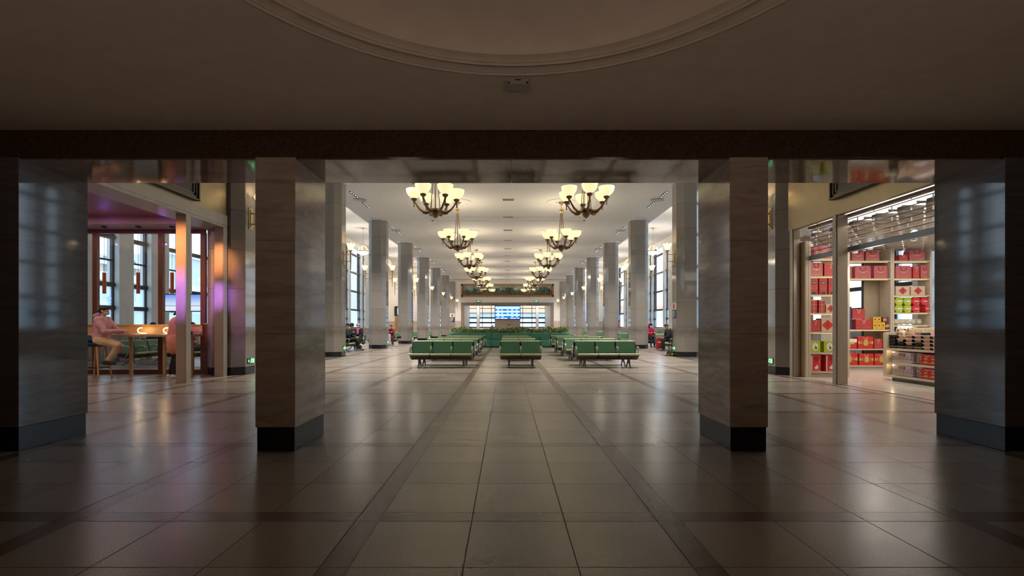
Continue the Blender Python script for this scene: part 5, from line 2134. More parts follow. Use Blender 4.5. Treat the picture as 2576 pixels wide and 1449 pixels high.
for j, z in enumerate((0.14, 0.43)):
    tier = ('bottom', 'middle')[j]
    package('snack', 'white and blue snack carton with food pictures, %s tier at the open end' % tier, XG + 0.07, 10.80, z + E, 0.56, 0.235, d=0.28, rz=-PI / 2, group=GT)
    package('redsnack', 'red snack carton with pastry pictures on the %s tier' % tier, XG + 0.05, 10.08, z + E, 0.42, 0.225, d=0.28, rz=-PI / 2, group=GT)
    package('snack', 'white and blue snack carton behind the dark pillar edge, %s tier' % tier, XG + 0.07, 9.52, z + E, 0.56, 0.235, d=0.28, rz=-PI / 2, group=GT)
# gap filler: patterned side of the second carton row
for j, z in enumerate((0.14, 0.43)):
    r = thing('floral_carton', 'floral carton turned sideways on the %s tier between white and red cartons' % ('bottom', 'middle')[j], 'gift box', (XG + 0.12, 10.40, z + E), 0, GT)
    MB().box(0, 0.26, -0.085, 0.085, 0, 0.235).build('carton', mat('rose_floral_card', (0.42, 0.24, 0.22), 0.5), r)
    m = MB()
    for i in range(20):
        m.sphere((-0.002, rnd.uniform(-0.075, 0.075), rnd.uniform(0.02, 0.22)), 0.012, 6, 4, sq=(0.2, 1, 1))
    m.build('floral_print', M_CREAM, r)


def tray(label, y, z, mt, w=0.17, h=0.075, x=0.05, grp='stacked food trays'):
    r = thing('food_tray', label, 'food tray', (XG + x, y, z), 0, grp)
    m = MB()
    m.prism([(0.02, -w * 0.38, 0), (0.02, w * 0.38, 0), (0.0, w / 2, h * 0.8), (0.0, -w / 2, h * 0.8)], (0.20, 0, 0))
    m.build('bowl', M_TRAY, r)
    MB().box(-0.008, 0.21, -w / 2 - 0.008, w / 2 + 0.008, h * 0.8, h * 0.92).build('lid', M_TRAY if mt is None else M_CLEARB, r)
    if mt:
        m = MB()
        m.prism([(0.012, -w * 0.36, 0.004), (0.012, w * 0.36, 0.004), (-0.008, w * 0.47, h * 0.78), (-0.008, -w * 0.47, h * 0.78)], (0.004, 0, 0))
        m.build('sleeve', mt, r)
    return r


stacks = [(11.06, 4, [None, None, None, None]), (10.83, 3, [None, None, M_PINKL]), (10.60, 4, [None, M_SALMON, M_SALMON, M_SALMON]), (10.37, 5, [None, None, M_SALMON, M_SALMON, M_SALMON]), (10.15, 4, [M_SALMON] * 4), (9.93, 4, [M_SALMON] * 4)]
for si, (y, n, ms) in enumerate(stacks):
    for i in range(n):
        c = 'black' if ms[i] is None else 'pink-sleeved' if ms[i] is M_PINKL else 'salmon-sleeved'
        tray('%s food tray, %s from the bottom in the %s stack from the counter end' % (c, ORD[i], ORD[si]), y, 0.747 + i * 0.076, ms[i])


def snack_bag(label, y, z, x, tilt=0.0):
    r = thing('snack_packet', label, 'snack bag', (XG + x, y, z), 0, 'clear snack packets on the counter')
    m = MB()
    n = 10
    fr, bk = [], []
    for i in range(n + 1):
        for j in range(n + 1):
            u, v_ = i / n * 2 - 1, j / n * 2 - 1
            bul = 0.042 * (1 - u ** 4) * (1 - v_ ** 4)
            yy, zz = 0.105 * u * (1 - 0.06 * (1 - v_ * v_)), 0.085 + 0.085 * v_
            fr.append(m.v((0.045 + zz * 0.25 - bul, yy, zz)))
            bk.append(m.v((0.045 + zz * 0.25 + bul + 0.001, yy, zz)))
    for L in (fr, bk):
        for i in range(n):
            for j in range(n):
                q = i * (n + 1) + j
                m.face([L[q], L[q + 1], L[q + n + 2], L[q + n + 1]])
    m.build('packet', mat('speckled_snack', (0.60, 0.44, 0.32), 0.3), r, smooth=True)
    m = MB()
    for i in range(16):
        u, v_ = rnd.uniform(-0.8, 0.8), rnd.choice((-1, 1)) * rnd.uniform(0.45, 0.85)
        if i % 2:
            u, v_ = rnd.choice((-1, 1)) * rnd.uniform(0.6, 0.85), rnd.uniform(-0.7, 0.7)
        bul = 0.042 * (1 - u ** 4) * (1 - v_ ** 4)
        zz = 0.085 + 0.085 * v_
        m.sphere((0.045 + zz * 0.25 - bul, 0.105 * u, zz), 0.013, 6, 5)
    m.build('nut_pattern', M_ORANGE, r)
    MB().box(0.012, 0.022, -0.045, 0.045, 0.045, 0.135).build('white_label', M_CREAM, r)
    m = MB()
    for k in range(4):
        m.box(0.009, 0.012, -0.032, 0.032 - 0.01 * (k % 2), 0.115 - k * 0.016, 0.120 - k * 0.016)
    m.build('label_print', M_INK, r)


snack_bag('clear snack packet with white label propped on the third tray stack', 10.66, 1.053, 0.07)
snack_bag('clear snack packet with white label in front of the second tray stack', 10.82, 0.977, 0.05)
snack_bag('clear snack packet lying behind on top of the first tray stack', 11.0, 1.053, 0.12)
for i in range(3):
    r = thing('rice_cake_carton', 'white and pink food carton, %s of three along the back of the counter top' % ('left', 'middle', 'right')[i], 'food carton', (XG + 0.52, 10.95 - i * 0.42, 0.747), 0, 'cartons on the counter back')
    MB().box(0, 0.28, -0.19, 0.19, 0, 0.46).build('carton', mat('pink_white_carton', (0.66, 0.50, 0.46), 0.5), r, bevel=0.004)
    MB().box(-0.004, 0, -0.19, 0.19, 0.30, 0.37).build('pink_band', M_PINKL, r)
    m = MB()
    for q in range(4):
        m.sphere((-0.003, -0.12 + q * 0.08, 0.40), 0.025, 8, 5, sq=(0.1, 1, 0.8))
    m.build('leaf_print', M_LIME, r)

# track lights
M_SPOT = mat('grey_spot_body', (0.42, 0.40, 0.38), 0.5)
r = thing('lighting_track', 'thin grey lighting track under the shop ceiling', 'lighting track', (0, 0, 3.25))
MB().box(8.22, 8.25, 8.0, 12.0, 0, 0.03).build('rail', M_GREYMETAL, r)
for y in (8.3, 10.0, 11.7):
    MB().box(8.228, 8.242, y - 0.01, y + 0.01, 0.02, 0.2).build('hanger', M_GREYMETAL, r)
for i, (x, y, a) in enumerate(((8.235, 11.5, 0.15), (8.235, 11.05, 0.45), (8.235, 9.85, 0.3))):
    r = thing('track_spotlight', 'grey cylindrical track spotlight, %s along the shop track from the far end' % ORD[i], 'spotlight', (x, y, 3.25), 0.6, 'track spotlights in the shop')
    MB().box(-0.015, 0.015, -0.07, 0.07, -0.03, 0.0).build('adapter', M_SPOT, r)
    d = Vector((math.sin(a), 0.1, -math.cos(a))).normalized()
    p0 = Vector((0, 0, -0.05))
    m = MB()
    m.cyl((0, 0, -0.02), (0, 0, -0.09), 0.012, seg=8)
    m.cyl(p0 - d * 0.0, p0 + d * 0.22, 0.052, seg=18)
    m.build('can', M_SPOT, r)
    m = MB()
    m.cyl(p0 + d * 0.219, p0 + d * 0.222, 0.046, seg=18)
    m.build('lens', mat('spot_lens', (1, 0.95, 0.85), 0.4, emit=(1, 0.93, 0.8), estr=9.0), r)
    rq = d.to_track_quat('-Z', 'Y').to_euler()
    light('track_beam', 'SPOT', (x + d.x * 0.24, y + d.y * 0.24, 3.2 + d.z * 0.24), 45, (1, 0.9, 0.75), 0.04, rot=(rq.x, rq.y, rq.z), angle=1.3, blend=0.7)

# ================================================================== people
PENDING = []


def blob(name, prims, mt, parent, vox=0.012, smooth=4):
    """one continuous surface grown round tapered limbs: ('c', p0, r0, p1, r1) and ('e', centre, (rx, ry, rz), [euler])"""
    m = MB()
    from mathutils import Euler
    for p in prims:
        if p[0] == 'c':
            _, a, ra, b, rb = p
            m.tube([a, b], [ra, rb], 12)
            m.sphere(a, ra, 12, 8)
            m.sphere(b, rb, 12, 8)
        else:
            rot = Euler(p[3]).to_matrix() if len(p) > 3 else None
            m.sphere(p[1], 1.0, 14, 10, sq=p[2], rot=rot)
    o = m.build(name, mt, None)
    r = o.modifiers.new('r', 'REMESH')
    r.mode = 'VOXEL'
    r.voxel_size = vox
    s = o.modifiers.new('s', 'SMOOTH')
    s.iterations = smooth
    s.factor = 0.5
    PENDING.append(o)
    if name in ('jacket', 'trousers'):
        tx = bpy.data.textures.get('folds') or bpy.data.textures.new('folds', 'CLOUDS')
        tx.noise_scale = 0.11
        dm = o.modifiers.new('d', 'DISPLACE')
        dm.texture = tx
        dm.strength = 0.028
        dm.mid_level = 0.5
    o.parent = parent
    return o


M_SKIN = mat('skin', (0.62, 0.38, 0.26), 0.5)
M_HAIR = mat('black_hair', (0.018, 0.013, 0.012), 0.45)
M_MASKB = mat('pale_blue_mask', (0.42, 0.58, 0.68), 0.7)
M_EYE = mat('dark_eye', (0.02, 0.015, 0.012), 0.3)
V = Vector


def person(label, loc, rotz, P, jacket, trousers, shoes, hair=True, mask=None, hat=None, hood=None, long_coat=0.0, vox=0.012, bulk=1.0, extra=None, sole=None, hair_tail=False, hcol=None):
    """P: joints in local space, the figure faces +y. Keys: pelvis chest neck head shL shR elL elR haL haR hipL hipR knL knR anL anR; L is +x... R is -x"""
    r = thing('person', label, 'person', loc, rotz)
    P = {k: V(v) for k, v in P.items()}
    hd = P['head']
    look = P.get('look', V((0, 1, -0.05))).normalized()
    up = V((0, 0, 1))
    side = look.cross(up).normalized()      # figure's right-hand side
    hup = side.cross(look).normalized()
    H = lambda s, f, u: hd + side * s + look * f + hup * u
    b = []
    # trunk and limbs
    b += [('c', P['pelvis'], 0.125, (P['pelvis'] + P['chest']) / 2, 0.115), ('c', (P['pelvis'] + P['chest']) / 2, 0.115, P['chest'], 0.13),
          ('c', P['shL'], 0.062, P['shR'], 0.062), ('c', P['chest'], 0.10, P['neck'], 0.055), ('c', P['neck'], 0.052, H(0, -0.012, -0.06), 0.05)]
    for s in 'LR':
        b += [('c', P['sh' + s], 0.052, P['el' + s], 0.040), ('c', P['el' + s], 0.038, P['ha' + s], 0.026)]
        b += [('c', P['hip' + s], 0.088, P['kn' + s], 0.058), ('c', P['kn' + s], 0.056, P['an' + s], 0.036)]
        # palm, four fingers and a thumb
        d = (P['ha' + s] - P['el' + s]).normalized()
        px = d.cross(up)
        px = px.normalized() if px.length > 0.1 else V((1, 0, 0))
        pz = px.cross(d).normalized()
        h0 = P['ha' + s]
        b += [('c', h0, 0.024, h0 + d * 0.05, 0.022), ('c', h0 + d * 0.045 - px * 0.024, 0.017, h0 + d * 0.05 + px * 0.024, 0.017)]
        for i, ln in enumerate((0.030, 0.036, 0.034, 0.026)):
            f0 = h0 + d * 0.065 + px * (-0.030 + 0.020 * i)
            f1 = f0 + d * ln - pz * 0.008
            f2 = f1 + d * ln * 0.6 - pz * 0.022
            b += [('c', f0, 0.0095, f1, 0.009), ('c', f1, 0.009, f2, 0.008)]
        t0 = h0 + d * 0.02 - px * 0.028 * (1 if s == 'L' else -1)
        b += [('c', t0, 0.012, t0 + d * 0.035 - px * 0.024 * (1 if s == 'L' else -1) - pz * 0.01, 0.009)]
    # head: skull, jaw, nose, ears
    b += [('e', H(0, -0.012, 0.025), (0.078, 0.095, 0.098)), ('e', H(0, 0.025, -0.045), (0.056, 0.062, 0.062)), ('c', H(0, 0.088, 0.01), 0.012, H(0, 0.106, -0.018), 0.015),
          ('e', H(0.078, -0.005, -0.01), (0.014, 0.02, 0.030)), ('e', H(-0.078, -0.005, -0.01), (0.014, 0.02, 0.030)),
          ('c', H(-0.020, 0.080, -0.052), 0.010, H(0.020, 0.080, -0.052), 0.010)]
    blob('body', b, M_SKIN, r, vox=min(vox, 0.010), smooth=3)
    m = MB()
    for q in (-1, 1):
        m.sphere(H(q * 0.030, 0.079, 0.012), 0.0095, 8, 6)
        m.tube([H(q * 0.016, 0.084, 0.034), H(q * 0.032, 0.083, 0.037), H(q * 0.048, 0.072, 0.033)], 0.0022, 5)
    m.build('eyes', M_EYE, r)
    # jacket
    k = bulk
    j = [('c', P['pelvis'] + V((0, 0, 0.02)), 0.158 * k, (P['pelvis'] + P['chest']) / 2, 0.148 * k), ('c', (P['pelvis'] + P['chest']) / 2, 0.148 * k, P['chest'], 0.158 * k),
         ('c', P['shL'], 0.086 * k, P['shR'], 0.086 * k), ('c', P['chest'], 0.135 * k, P['neck'] - V((0, 0, 0.03)), 0.072)]
    for s in 'LR':
        j += [('c', P['sh' + s], 0.082 * k, P['el' + s], 0.064 * k), ('c', P['el' + s], 0.062 * k, P['ha' + s] - (P['ha' + s] - P['el' + s]) * 0.08, 0.044 * k)]
    if long_coat:
        for s in 'LR':
            tgt = P['hip' + s].lerp(P['kn' + s], long_coat)
            j += [('c', P['hip' + s], 0.145 * k, tgt, 0.15 * k)]
    blob('jacket', j, jacket, r, vox=vox)
    t = [('c', P['pelvis'], 0.140, P['pelvis'] + V((0, 0, -0.03)), 0.140), ('c', P['hipL'], 0.115, P['hipR'], 0.115)]
    for s in 'LR':
        t += [('c', P['hip' + s], 0.108, P['kn' + s], 0.076), ('c', P['kn' + s], 0.074, P['kn' + s].lerp(P['an' + s], 0.9), 0.054)]
    blob('trousers', t, trousers, r, vox=vox)
    for s in 'LR':
        a = P['an' + s]
        fd = P.get('foot' + s, V((0, 1, 0))).normalized()
        m = MB()
        blob('shoe', [('c', a - fd * 0.035 + V((0, 0, -0.035)), 0.042, a + fd * 0.05 + V((0, 0, -0.045)), 0.040), ('c', a + fd * 0.05 + V((0, 0, -0.045)), 0.040, a + fd * 0.15 + fd.cross(V((0, 0, 1))) * 0 + V((0, 0, -0.055)), 0.030), ('c', a, 0.042, a + V((0, 0, -0.03)), 0.045)], shoes, r, vox=0.010, smooth=3)
        m.bm.free()
    if hair:
        hp = [('e', H(0, -0.022, 0.045), (0.088, 0.098, 0.092)), ('e', H(0, -0.055, -0.005), (0.080, 0.060, 0.085)), ('e', H(0, 0.045, 0.085), (0.060, 0.045, 0.030))]
        if hair_tail:
            hp += [('c', H(0, -0.10, -0.03), 0.032, H(0, -0.13, -0.09), 0.028)]
        blob('hair', hp, hcol or M_HAIR, r, vox=0.010, smooth=3)
    if mask:
        blob('face_mask', [('e', H(0, 0.058, -0.040), (0.062, 0.055, 0.048)), ('c', H(0.07, 0.0, -0.01), 0.006, H(0.05, 0.06, -0.03), 0.012), ('c', H(-0.07, 0.0, -0.01), 0.006, H(-0.05, 0.06, -0.03), 0.012)], mask, r, vox=0.009, smooth=2)
    if hat == 'cap':
        blob('cap', [('e', H(0, -0.01, 0.065), (0.095, 0.108, 0.075)), ('e', H(0, 0.10, 0.045), (0.068, 0.075, 0.016))], mat('black_cap', (0.015, 0.015, 0.013), 0.8), r, vox=0.010, smooth=2)
    elif hat:
        blob('beanie', [('e', H(0, -0.015, 0.055), (0.102, 0.112, 0.100)), ('c', H(-0.085, 0.0, 0.03), 0.030, H(0.085, 0.0, 0.03), 0.030)], hat, r, vox=0.010, smooth=3)
    if hood == 'up':
        blob('hood', [('e', H(0, -0.045, 0.035), (0.125, 0.105, 0.135)), ('e', H(0, -0.05, -0.06), (0.12, 0.10, 0.08))], jacket, r, vox=0.012)
        blob('hood_trim', [('c', H(0.11 * math.cos(a), 0.03, 0.02 + 0.13 * math.sin(a)), 0.02, H(0.11 * math.cos(a + 0.5), 0.03, 0.02 + 0.13 * math.sin(a + 0.5)), 0.02) for a in [0.5 * i - 0.4 for i in range(8)]], mat('fur_trim', (0.05, 0.04, 0.02), 0.9), r, vox=0.012)
    elif hood is not None:
        blob('hood', [('e', P['neck'] + look * -0.11 + V((0, 0, 0.01)), (0.135, 0.085, 0.075)), ('e', P['neck'] + look * -0.075 + V((0, 0, 0.06)), (0.10, 0.065, 0.055)), ('c', P['neck'] + V((-0.07, 0.04, 0.0)), 0.035, P['neck'] + V((0.07, 0.04, 0.0)), 0.035)], hood, r, vox=0.012)
    if extra:
        extra(r, P, H)
    return r


def seated(h=0.48, lean=0.0, arms='lap', knee=0.42, foot_z=0.09, wide=0.10, look=(0, 1, -0.1), foot_y=None, sc_=1.0):
    p = {}
    p['pelvis'] = (0, 0, h + 0.09)
    ch = V((0, 0.40 * math.sin(lean), h + 0.09 + 0.40 * math.cos(lean)))
    p['chest'] = ch
    nk = ch + V((0, 0.12 * math.sin(lean), 0.12 * math.cos(lean)))
    p['neck'] = nk
    p['head'] = nk + V((0, 0.03 + 0.15 * math.sin(lean * 0.8), 0.165))
    p['look'] = look
    fy = foot_y if foot_y is not None else knee + 0.02
    for s, q in (('L', 1), ('R', -1)):
        sh = nk + V((q * 0.165, 0, -0.055))
        p['sh' + s] = sh
        if arms == 'lap':
            p['el' + s] = sh + V((q * 0.05, 0.06, -0.27))
            p['ha' + s] = V((q * 0.07, ch.y + 0.22, h + 0.20))
        elif arms == 'table':
            p['el' + s] = sh + V((q * 0.03, 0.14, -0.23))
            p['ha' + s] = sh + V((-q * 0.05, 0.36, -0.19))
        elif arms == 'phone':
            p['el' + s] = sh + V((q * 0.02, 0.12, -0.25))
            p['ha' + s] = sh + V((-q * 0.10, 0.30, -0.12))
        p['hip' + s] = V((q * 0.095, 0, h + 0.08))
        p['kn' + s] = V((q * wide, knee, h + 0.075))
        p['an' + s] = V((q * wide, fy, foot_z))
    return p


M_PINKH = mat('pale_pink_cotton', (0.66, 0.38, 0.42), 0.85)
M_GREYH = mat('grey_pink_lining', (0.34, 0.26, 0.28), 0.85)
M_KHAKI = mat('pale_khaki', (0.72, 0.55, 0.34), 0.8)
M_BLK = mat('black_cloth', (0.018, 0.017, 0.018), 0.85)
M_BLKSHOE = mat('black_shoe', (0.03, 0.022, 0.02), 0.5)
M_WSHOE = mat('white_shoe', (0.75, 0.73, 0.70), 0.6)

# woman in the pink hoodie on the stool, in profile, facing the counter
P = seated(0.83, lean=0.06, arms='table', knee=0.40, look=(0, 1, -0.28), foot_y=0.14, foot_z=0.42)
P['knL'] = (0.10, 0.42, 0.80)
P['knR'] = (-0.09, 0.36, 0.76)
P['anL'] = (0.08, 0.20, 0.42)
P['anR'] = (-0.08, 0.05, 0.40)
P['haL'] = (0.08, 0.42, 1.13)
P['haR'] = (-0.08, 0.44, 1.13)
P['elL'] = (0.21, 0.20, 1.12)
P['elR'] = (-0.22, 0.22, 1.12)
person('woman in pale pink hoodie, khaki trousers and face mask sitting on the bar stool', (-9.62, 11.55, 0), -PI / 2 + 0.15, P, M_PINKH, M_KHAKI, M_BLKSHOE, mask=M_MASKB, hood=M_GREYH, hair_tail=True, vox=0.010, bulk=1.1)

# person in the salmon coat standing at the counter
st = dict(pelvis=(0, 0, 0.92), chest=(0, 0.06, 1.30), neck=(0, 0.10, 1.42), head=(0, 0.15, 1.57), shL=(0.17, 0.09, 1.37), shR=(-0.17, 0.09, 1.37), elL=(0.26, 0.26, 1.20), elR=(-0.25, 0.24, 1.18),
          haL=(0.22, 0.46, 1.12), haR=(-0.12, 0.46, 1.12), hipL=(0.09, 0, 0.90), hipR=(-0.09, 0, 0.90), knL=(0.11, 0.05, 0.49), knR=(-0.10, 0.0, 0.49), anL=(0.12, 0.0, 0.09), anR=(-0.11, -0.1, 0.09), look=(0, 1, -0.35))
M_SALM = mat('salmon_coat', (0.74, 0.30, 0.22), 0.8)


def backpack(r, P, H):
    blob('sash_bag', [('c', (0.12, 0.06, 1.42), 0.05, (0.20, 0.28, 1.12), 0.06), ('e', (0.10, 0.30, 1.10), (0.12, 0.08, 0.09))], mat('dark_red_bag', (0.14, 0.012, 0.015), 0.7), r, vox=0.014)


person('person in a salmon pink coat and dark trousers standing at the cafe counter', (-7.93, 11.62, 0), -1.05, st, M_SALM, M_BLK, M_WSHOE, long_coat=0.42, hair_tail=True, extra=backpack, bulk=1.1)

# travellers behind the cafe glass
P = seated(0.48, lean=0.25, arms='lap', knee=0.44, look=(0, 1, -0.4))
M_BEIGEJ = mat('beige_jacket', (0.42, 0.30, 0.22), 0.8)


def stripes(r, P, H):
    for s in 'LR':
        a, b = P['kn' + s], P['an' + s]
        m = MB()
        q = 1 if s == 'L' else -1
        for k in range(3):
            o = V((q * 0.070, -0.03 + k * 0.025, 0))
            m.tube([a + o, a.lerp(b, 0.9) + V((q * 0.052, -0.03 + k * 0.025, 0))], 0.006, 5)
        m.build('white_stripes', M_WHITE, r)


person('person in beige jacket and striped navy track trousers seated behind the cafe glass', (-10.25, 16.1, 0), PI - 0.15, P, M_BEIGEJ, mat('navy_tracksuit', (0.02, 0.03, 0.05), 0.7), mat('orange_shoe', (0.75, 0.22, 0.08), 0.6), extra=stripes)
P = seated(0.48, lean=-0.15, arms='lap', knee=0.40, foot_y=0.50)
person('person in dark coat and black trousers leaning on the bench behind the cafe counter', (-13.15, 18.0, 0), PI - 0.4, P, mat('charcoal_coat', (0.07, 0.06, 0.06), 0.85), M_BLK, M_WSHOE, hat='cap')

# the bench pair near the second column on the left
P = seated(0.48, lean=-0.05, arms='phone', knee=0.44, look=(0, 1, -0.25))
P['knL'] = (0.06, 0.42, 0.62)
P['anL'] = (0.02, 0.66, 0.36)
P['footL'] = (0, 0.9, -0.2)


def phone(r, P, H):
    MB().box(-0.04, 0.04, 0.42, 0.43, P['haL'].z - 0.0, P['haL'].z + 0.13).build('telephone', M_BLACK, r)


person('man in black cap and black clothes sitting cross-legged in profile with a phone', (-7.92, 24.2, 0), -PI / 2, P, M_BLK, M_BLK, M_WSHOE, hat='cap', extra=phone)
P = seated(0.48, lean=0.0, arms='lap', knee=0.42)
person('person in a round black hat seated beyond the man in the cap', (-7.92, 24.83, 0), -PI / 2, P, M_BLK, M_BLK, M_BLKSHOE, hat=M_BLK)


def scarf(r, P, H):
    blob('scarf', [('c', P['neck'] + V((-0.05, 0.05, 0)), 0.06, P['neck'] + V((0.05, 0.05, 0)), 0.06), ('c', P['neck'] + V((0, 0.13, -0.04)), 0.06, P['chest'] + V((0, 0.17, -0.12)), 0.055)], mat('pink_red_scarf', (0.62, 0.10, 0.16), 0.8), r, vox=0.014)


P = seated(0.48, lean=0.12, arms='lap', knee=0.42, look=(0, 1, -0.2))
person('woman in mauve pink beanie, pale mask and navy coat seated facing the front', (-7.98, 26.2, 0), PI + 0.1, P, mat('navy_coat', (0.012, 0.010, 0.03), 0.85), M_BLK, M_BLKSHOE, mask=M_MASKB, hat=mat('mauve_pink_knit', (0.55, 0.27, 0.36), 0.9), bulk=1.15, long_coat=0.4, extra=scarf)

# maroon jacket, leaning on a white suitcase
P = seated(0.48, lean=0.45, arms='table', knee=0.42, look=(0, 1, -0.1))
P['haL'] = (-0.02, 0.58, 0.86)
P['haR'] = (0.08, 0.56, 0.86)
P['elL'] = (0.20, 0.36, 0.84)
P['elR'] = (-0.20, 0.36, 0.84)
person('person in maroon jacket leaning forward on a white suitcase between two left columns', (-7.45, 31.5, 0), PI + 0.1, P, mat('maroon_wool', (0.24, 0.012, 0.018), 0.85), mat('dark_red_trousers', (0.20, 0.015, 0.03), 0.8), M_BLKSHOE, hcol=mat('brown_hair', (0.06, 0.04, 0.03), 0.5))

# right aisle: person in a red hooded coat slumped over the bench back, and one in black
P = seated(0.48, lean=0.15, arms='table', knee=0.42, look=(-0.2, 1, -0.15))
person('person in hooded crimson coat and white mask resting over the bench back', (8.36, 28.55, 0), PI + 0.15, P, mat('crimson_coat', (0.50, 0.01, 0.06), 0.8), M_BLK, M_BLKSHOE, mask=M_WHITE, hood='up', bulk=1.25)
P = seated(0.48, lean=0.35, arms='lap', knee=0.42, look=(0, 1, -0.7))
person('person in a black coat bent forward beside the granite column and red suitcase', (8.26, 24.45, 0), PI / 2, P, M_BLK, M_BLK, M_BLKSHOE, bulk=1.15)
bench(3, 8.56, 24.45, -PI / 2 + 0.0, 'green bench seen end-on under the person in the black coat', G)

# far travellers seen over the planter
P = seated(0.48, lean=0.0, arms='lap', knee=0.42)
person('distant person with dark hair whose head shows over the planter leaves', (0.15, 33.0, 0), PI, P, M_BLK, M_BLK, M_BLKSHOE)
bench(3, 0.4, 33.45, 0, 'green bench hidden mostly by the planter, under two distant heads', G)

# ================================================================== luggage
def suitcase(label, loc, rz, w, h, d, mt, handle=0.30):
    r = thing('suitcase', label, 'suitcase', loc, rz)
    m = MB()
    m.box(-w / 2, w / 2, -d / 2, d / 2, 0.055, h)
    m.build('shell', mt, r, bevel=0.035)
    m = MB()
    for i in range(5):
        x = -w * 0.36 + i * w * 0.18
        m.box(x - 0.008, x + 0.008, -d / 2 - 0.005, -d / 2, 0.11, h - 0.07)
    m.build('rib_pattern', mt, r)
    for a in (-1, 1):
        MB().box(a * w * 0.22 - 0.009, a * w * 0.22 + 0.009, d * 0.30, d * 0.30 + 0.016, h - 0.05, h + handle).build('telescopic_rod', M_STEEL, r)
    MB().box(-w * 0.26, w * 0.26, d * 0.27, d * 0.27 + 0.035, h + handle - 0.01, h + handle + 0.02).build('pull_handle', M_BLACK, r, bevel=0.006)
    m = MB()
    m.tube([(-0.09, 0, h - 0.01), (-0.07, 0, h + 0.035), (0.07, 0, h + 0.035), (0.09, 0, h - 0.01)], 0.012, 6)
    m.build('carry_handle', M_STEEL, r)
    for a in (-1, 1):
        for b in (-1, 1):
            m = MB()
            m.tube([(a * w * 0.38 - 0.012, b * d * 0.34, 0.028), (a * w * 0.38 + 0.012, b * d * 0.34, 0.028)], 0.028, 12)
            m.box(a * w * 0.38 - 0.018, a * w * 0.38 + 0.018, b * d * 0.34 - 0.012, b * d * 0.34 + 0.012, 0.03, 0.06)
            m.build('wheel', M_BLACK, r)
    return r


suitcase('upright red ribbed suitcase with raised pull handle standing in the right aisle', (8.12, 25.72, 0), 0.12, 0.47, 0.64, 0.26, mat('red_suitcase_shell', (0.42, 0.012, 0.025), 0.35), 0.27)
suitcase('white suitcase between two left columns under the folded arms', (-7.52, 30.72, 0), PI, 0.36, 0.74, 0.24, M_WHITE, 0.04)
r = thing('shoulder_bag', 'black shoulder bag on the bench beside the maroon jacket', 'bag', (-7.02, 31.6, 0.44))
blob('bag_body', [('c', (-0.07, 0, 0.09), 0.085, (0.09, 0, 0.09), 0.085)], M_BLK, r, vox=0.014)
m = MB()
m.tube([(-0.10, 0, 0.14), (-0.04, 0, 0.24), (0.06, 0, 0.24), (0.11, 0, 0.14)], 0.01, 6)
m.build('strap', M_BLK, r)
r = thing('red_holdall', 'red and black holdall on the window sill of the right aisle', 'bag', (13.83, 61.0, 1.052))
blob('bag_body', [('c', (0, -0.9, 0.5), 0.42, (0, 0.8, 0.5), 0.42)], mat('scarlet_fabric', (0.55, 0.03, 0.02), 0.7), r, vox=0.04) if False else MB().box(-0.13, 0.05, -1.1, 1.1, 0, 0.75).build('bag_body', mat('scarlet_fabric', (0.55, 0.03, 0.02), 0.7), r, bevel=0.05)
m = MB()
m.box(-0.14, -0.13, -0.9, 0.9, 0.50, 0.64)
m.build('dark_flap', M_BLK, r)
# hand truck, mostly behind the front right column
r = thing('luggage_trolley', 'black luggage trolley with yellow-hubbed wheel peeping from behind the column', 'trolley', (6.80, 20.35, 0), 0.0)
m = MB()
for y in (-0.16, 0.16):
    m.tube([(0.02, y, 0.08), (0.10, y, 1.15)], 0.015, 8)
for z in (0.35, 0.65, 0.95):
    m.tube([(0.02 + z * 0.075, -0.16, z), (0.02 + z * 0.075, 0.16, z)], 0.010, 6)
m.build('frame', M_BLACK, r)
MB().box(-0.22, 0.04, -0.20, 0.20, 0.03, 0.045).build('toe_plate', M_BLACK, r)
for y in (-0.20, 0.20):
    m = MB()
    m.tube([(0.03, y - 0.02, 0.09), (0.03, y + 0.02, 0.09)], 0.09, 18, mi=0)
    m.tube([(0.03, y - 0.026, 0.09), (0.03, y + 0.026, 0.09)], 0.045, 14, mi=1)
    m.build('wheel', [M_BLACK, mat('yellow_hub', (0.65, 0.55, 0.05), 0.5)], r)
# things behind the cafe glass
r = thing('yellow_backpack', 'yellow-green backpack held upright on a rolling bag behind the cafe glass', 'bag', (-9.40, 15.55, 0.50))
blob('bag_body', [('e', (0, 0, 0.16), (0.17, 0.12, 0.17)), ('e', (0, -0.10, 0.10), (0.12, 0.06, 0.09))], mat('yellow_green_fabric', (0.52, 0.44, 0.12), 0.7), r, vox=0.014)
m = MB()
m.tube([(-0.05, 0, 0.30), (0, 0, 0.38), (0.05, 0, 0.30)], 0.012, 6)
m.build('top_loop', M_KHAKI, r)
r = thing('rolling_bag', 'dark rolling bag with a tall rod under the yellow backpack', 'bag', (-9.40, 15.55, 0))
blob('bag_body', [('c', (-0.06, 0, 0.22), 0.12, (0.06, 0, 0.22), 0.12), ('c', (-0.06, 0, 0.36), 0.10, (0.06, 0, 0.36), 0.10)], mat('slate_bag', (0.06, 0.06, 0.08), 0.7), r, vox=0.016)
m = MB()
for a in (-1, 1):
    m.tube([(a * 0.10, -0.03, 0.05), (a * 0.10, 0.03, 0.05)], 0.05, 14)
m.build('wheel_pair', M_BLACK, r)
r = thing('patterned_pillow', 'white rolled pillow with dark red floral pattern on the bench behind the cafe glass', 'pillow', (-12.62, 17.95, 0.44), 0.0)
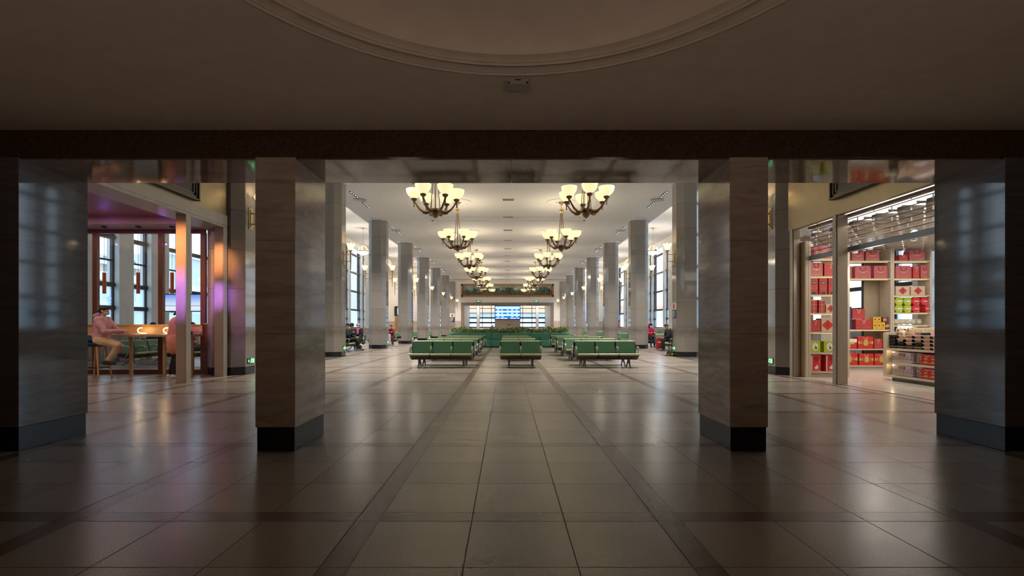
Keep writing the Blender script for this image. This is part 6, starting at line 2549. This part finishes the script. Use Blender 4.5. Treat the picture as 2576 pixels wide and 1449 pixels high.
blob('cushion', [('c', (-0.20, 0, 0.12), 0.115, (0.45, 0, 0.12), 0.115)], mat('white_pillow_cotton', (0.72, 0.66, 0.62), 0.85), r, vox=0.014)
m = MB()
for c_, q in (((-0.14, -0.105, 0.17), 0.055), ((-0.22, -0.095, 0.10), 0.045), ((-0.08, -0.112, 0.07), 0.045)):
    m.sphere(c_, q, 10, 6, sq=(1, 0.25, 0.8))
m.build('floral_pattern', mat('maroon_flower', (0.30, 0.03, 0.03), 0.8), r)
# crumpled paper on the floor by the second left column
r = thing('paper_scrap', 'scrap of white paper on the floor beside the second left column', 'paper', (-6.45, 27.6, 0.0))
blob('scrap', [('e', (0, 0, 0.02), (0.10, 0.05, 0.018)), ('e', (0.07, 0.01, 0.03), (0.05, 0.03, 0.028))], M_WHITE, r, vox=0.008)
# pastries on the cafe counter
for i, (x, lab) in enumerate(((-9.52, 'small plate of red snacks on the counter before the pink hoodie'), (-9.36, 'second small heap of red snacks on the counter to its right'))):
    r = thing('snack_plate', lab, 'plate', (x, 12.05, 1.046), 0, 'snacks on the counter')
    m = MB()
    m.lathe([(0, 0), (0.055, 0), (0.08, 0.012), (0.075, 0.014), (0.05, 0.005), (0, 0.005)], seg=18)
    m.build('plate', M_WHITE, r, smooth=True)
    m = MB()
    for q in range(8):
        m.sphere((rnd.uniform(-0.04, 0.04), rnd.uniform(-0.03, 0.03), 0.018), 0.016, 8, 6, sq=(1.2, 1, 0.7))
    m.build('food', mat('red_snack', (0.55, 0.10, 0.05), 0.5), r)
# foot cart of a vending stand in the far left aisle is left out: nothing of it shows

# turn the grown surfaces into plain meshes, all in one go
bpy.context.view_layer.update()
dg = bpy.context.evaluated_depsgraph_get()
new = [bpy.data.meshes.new_from_object(o.evaluated_get(dg)) for o in PENDING]
for o, me in zip(PENDING, new):
    o.modifiers.clear()
    old = o.data
    o.data = me
    bpy.data.meshes.remove(old)
    me.name = o.name
    me.polygons.foreach_set('use_smooth', [True] * len(me.polygons))
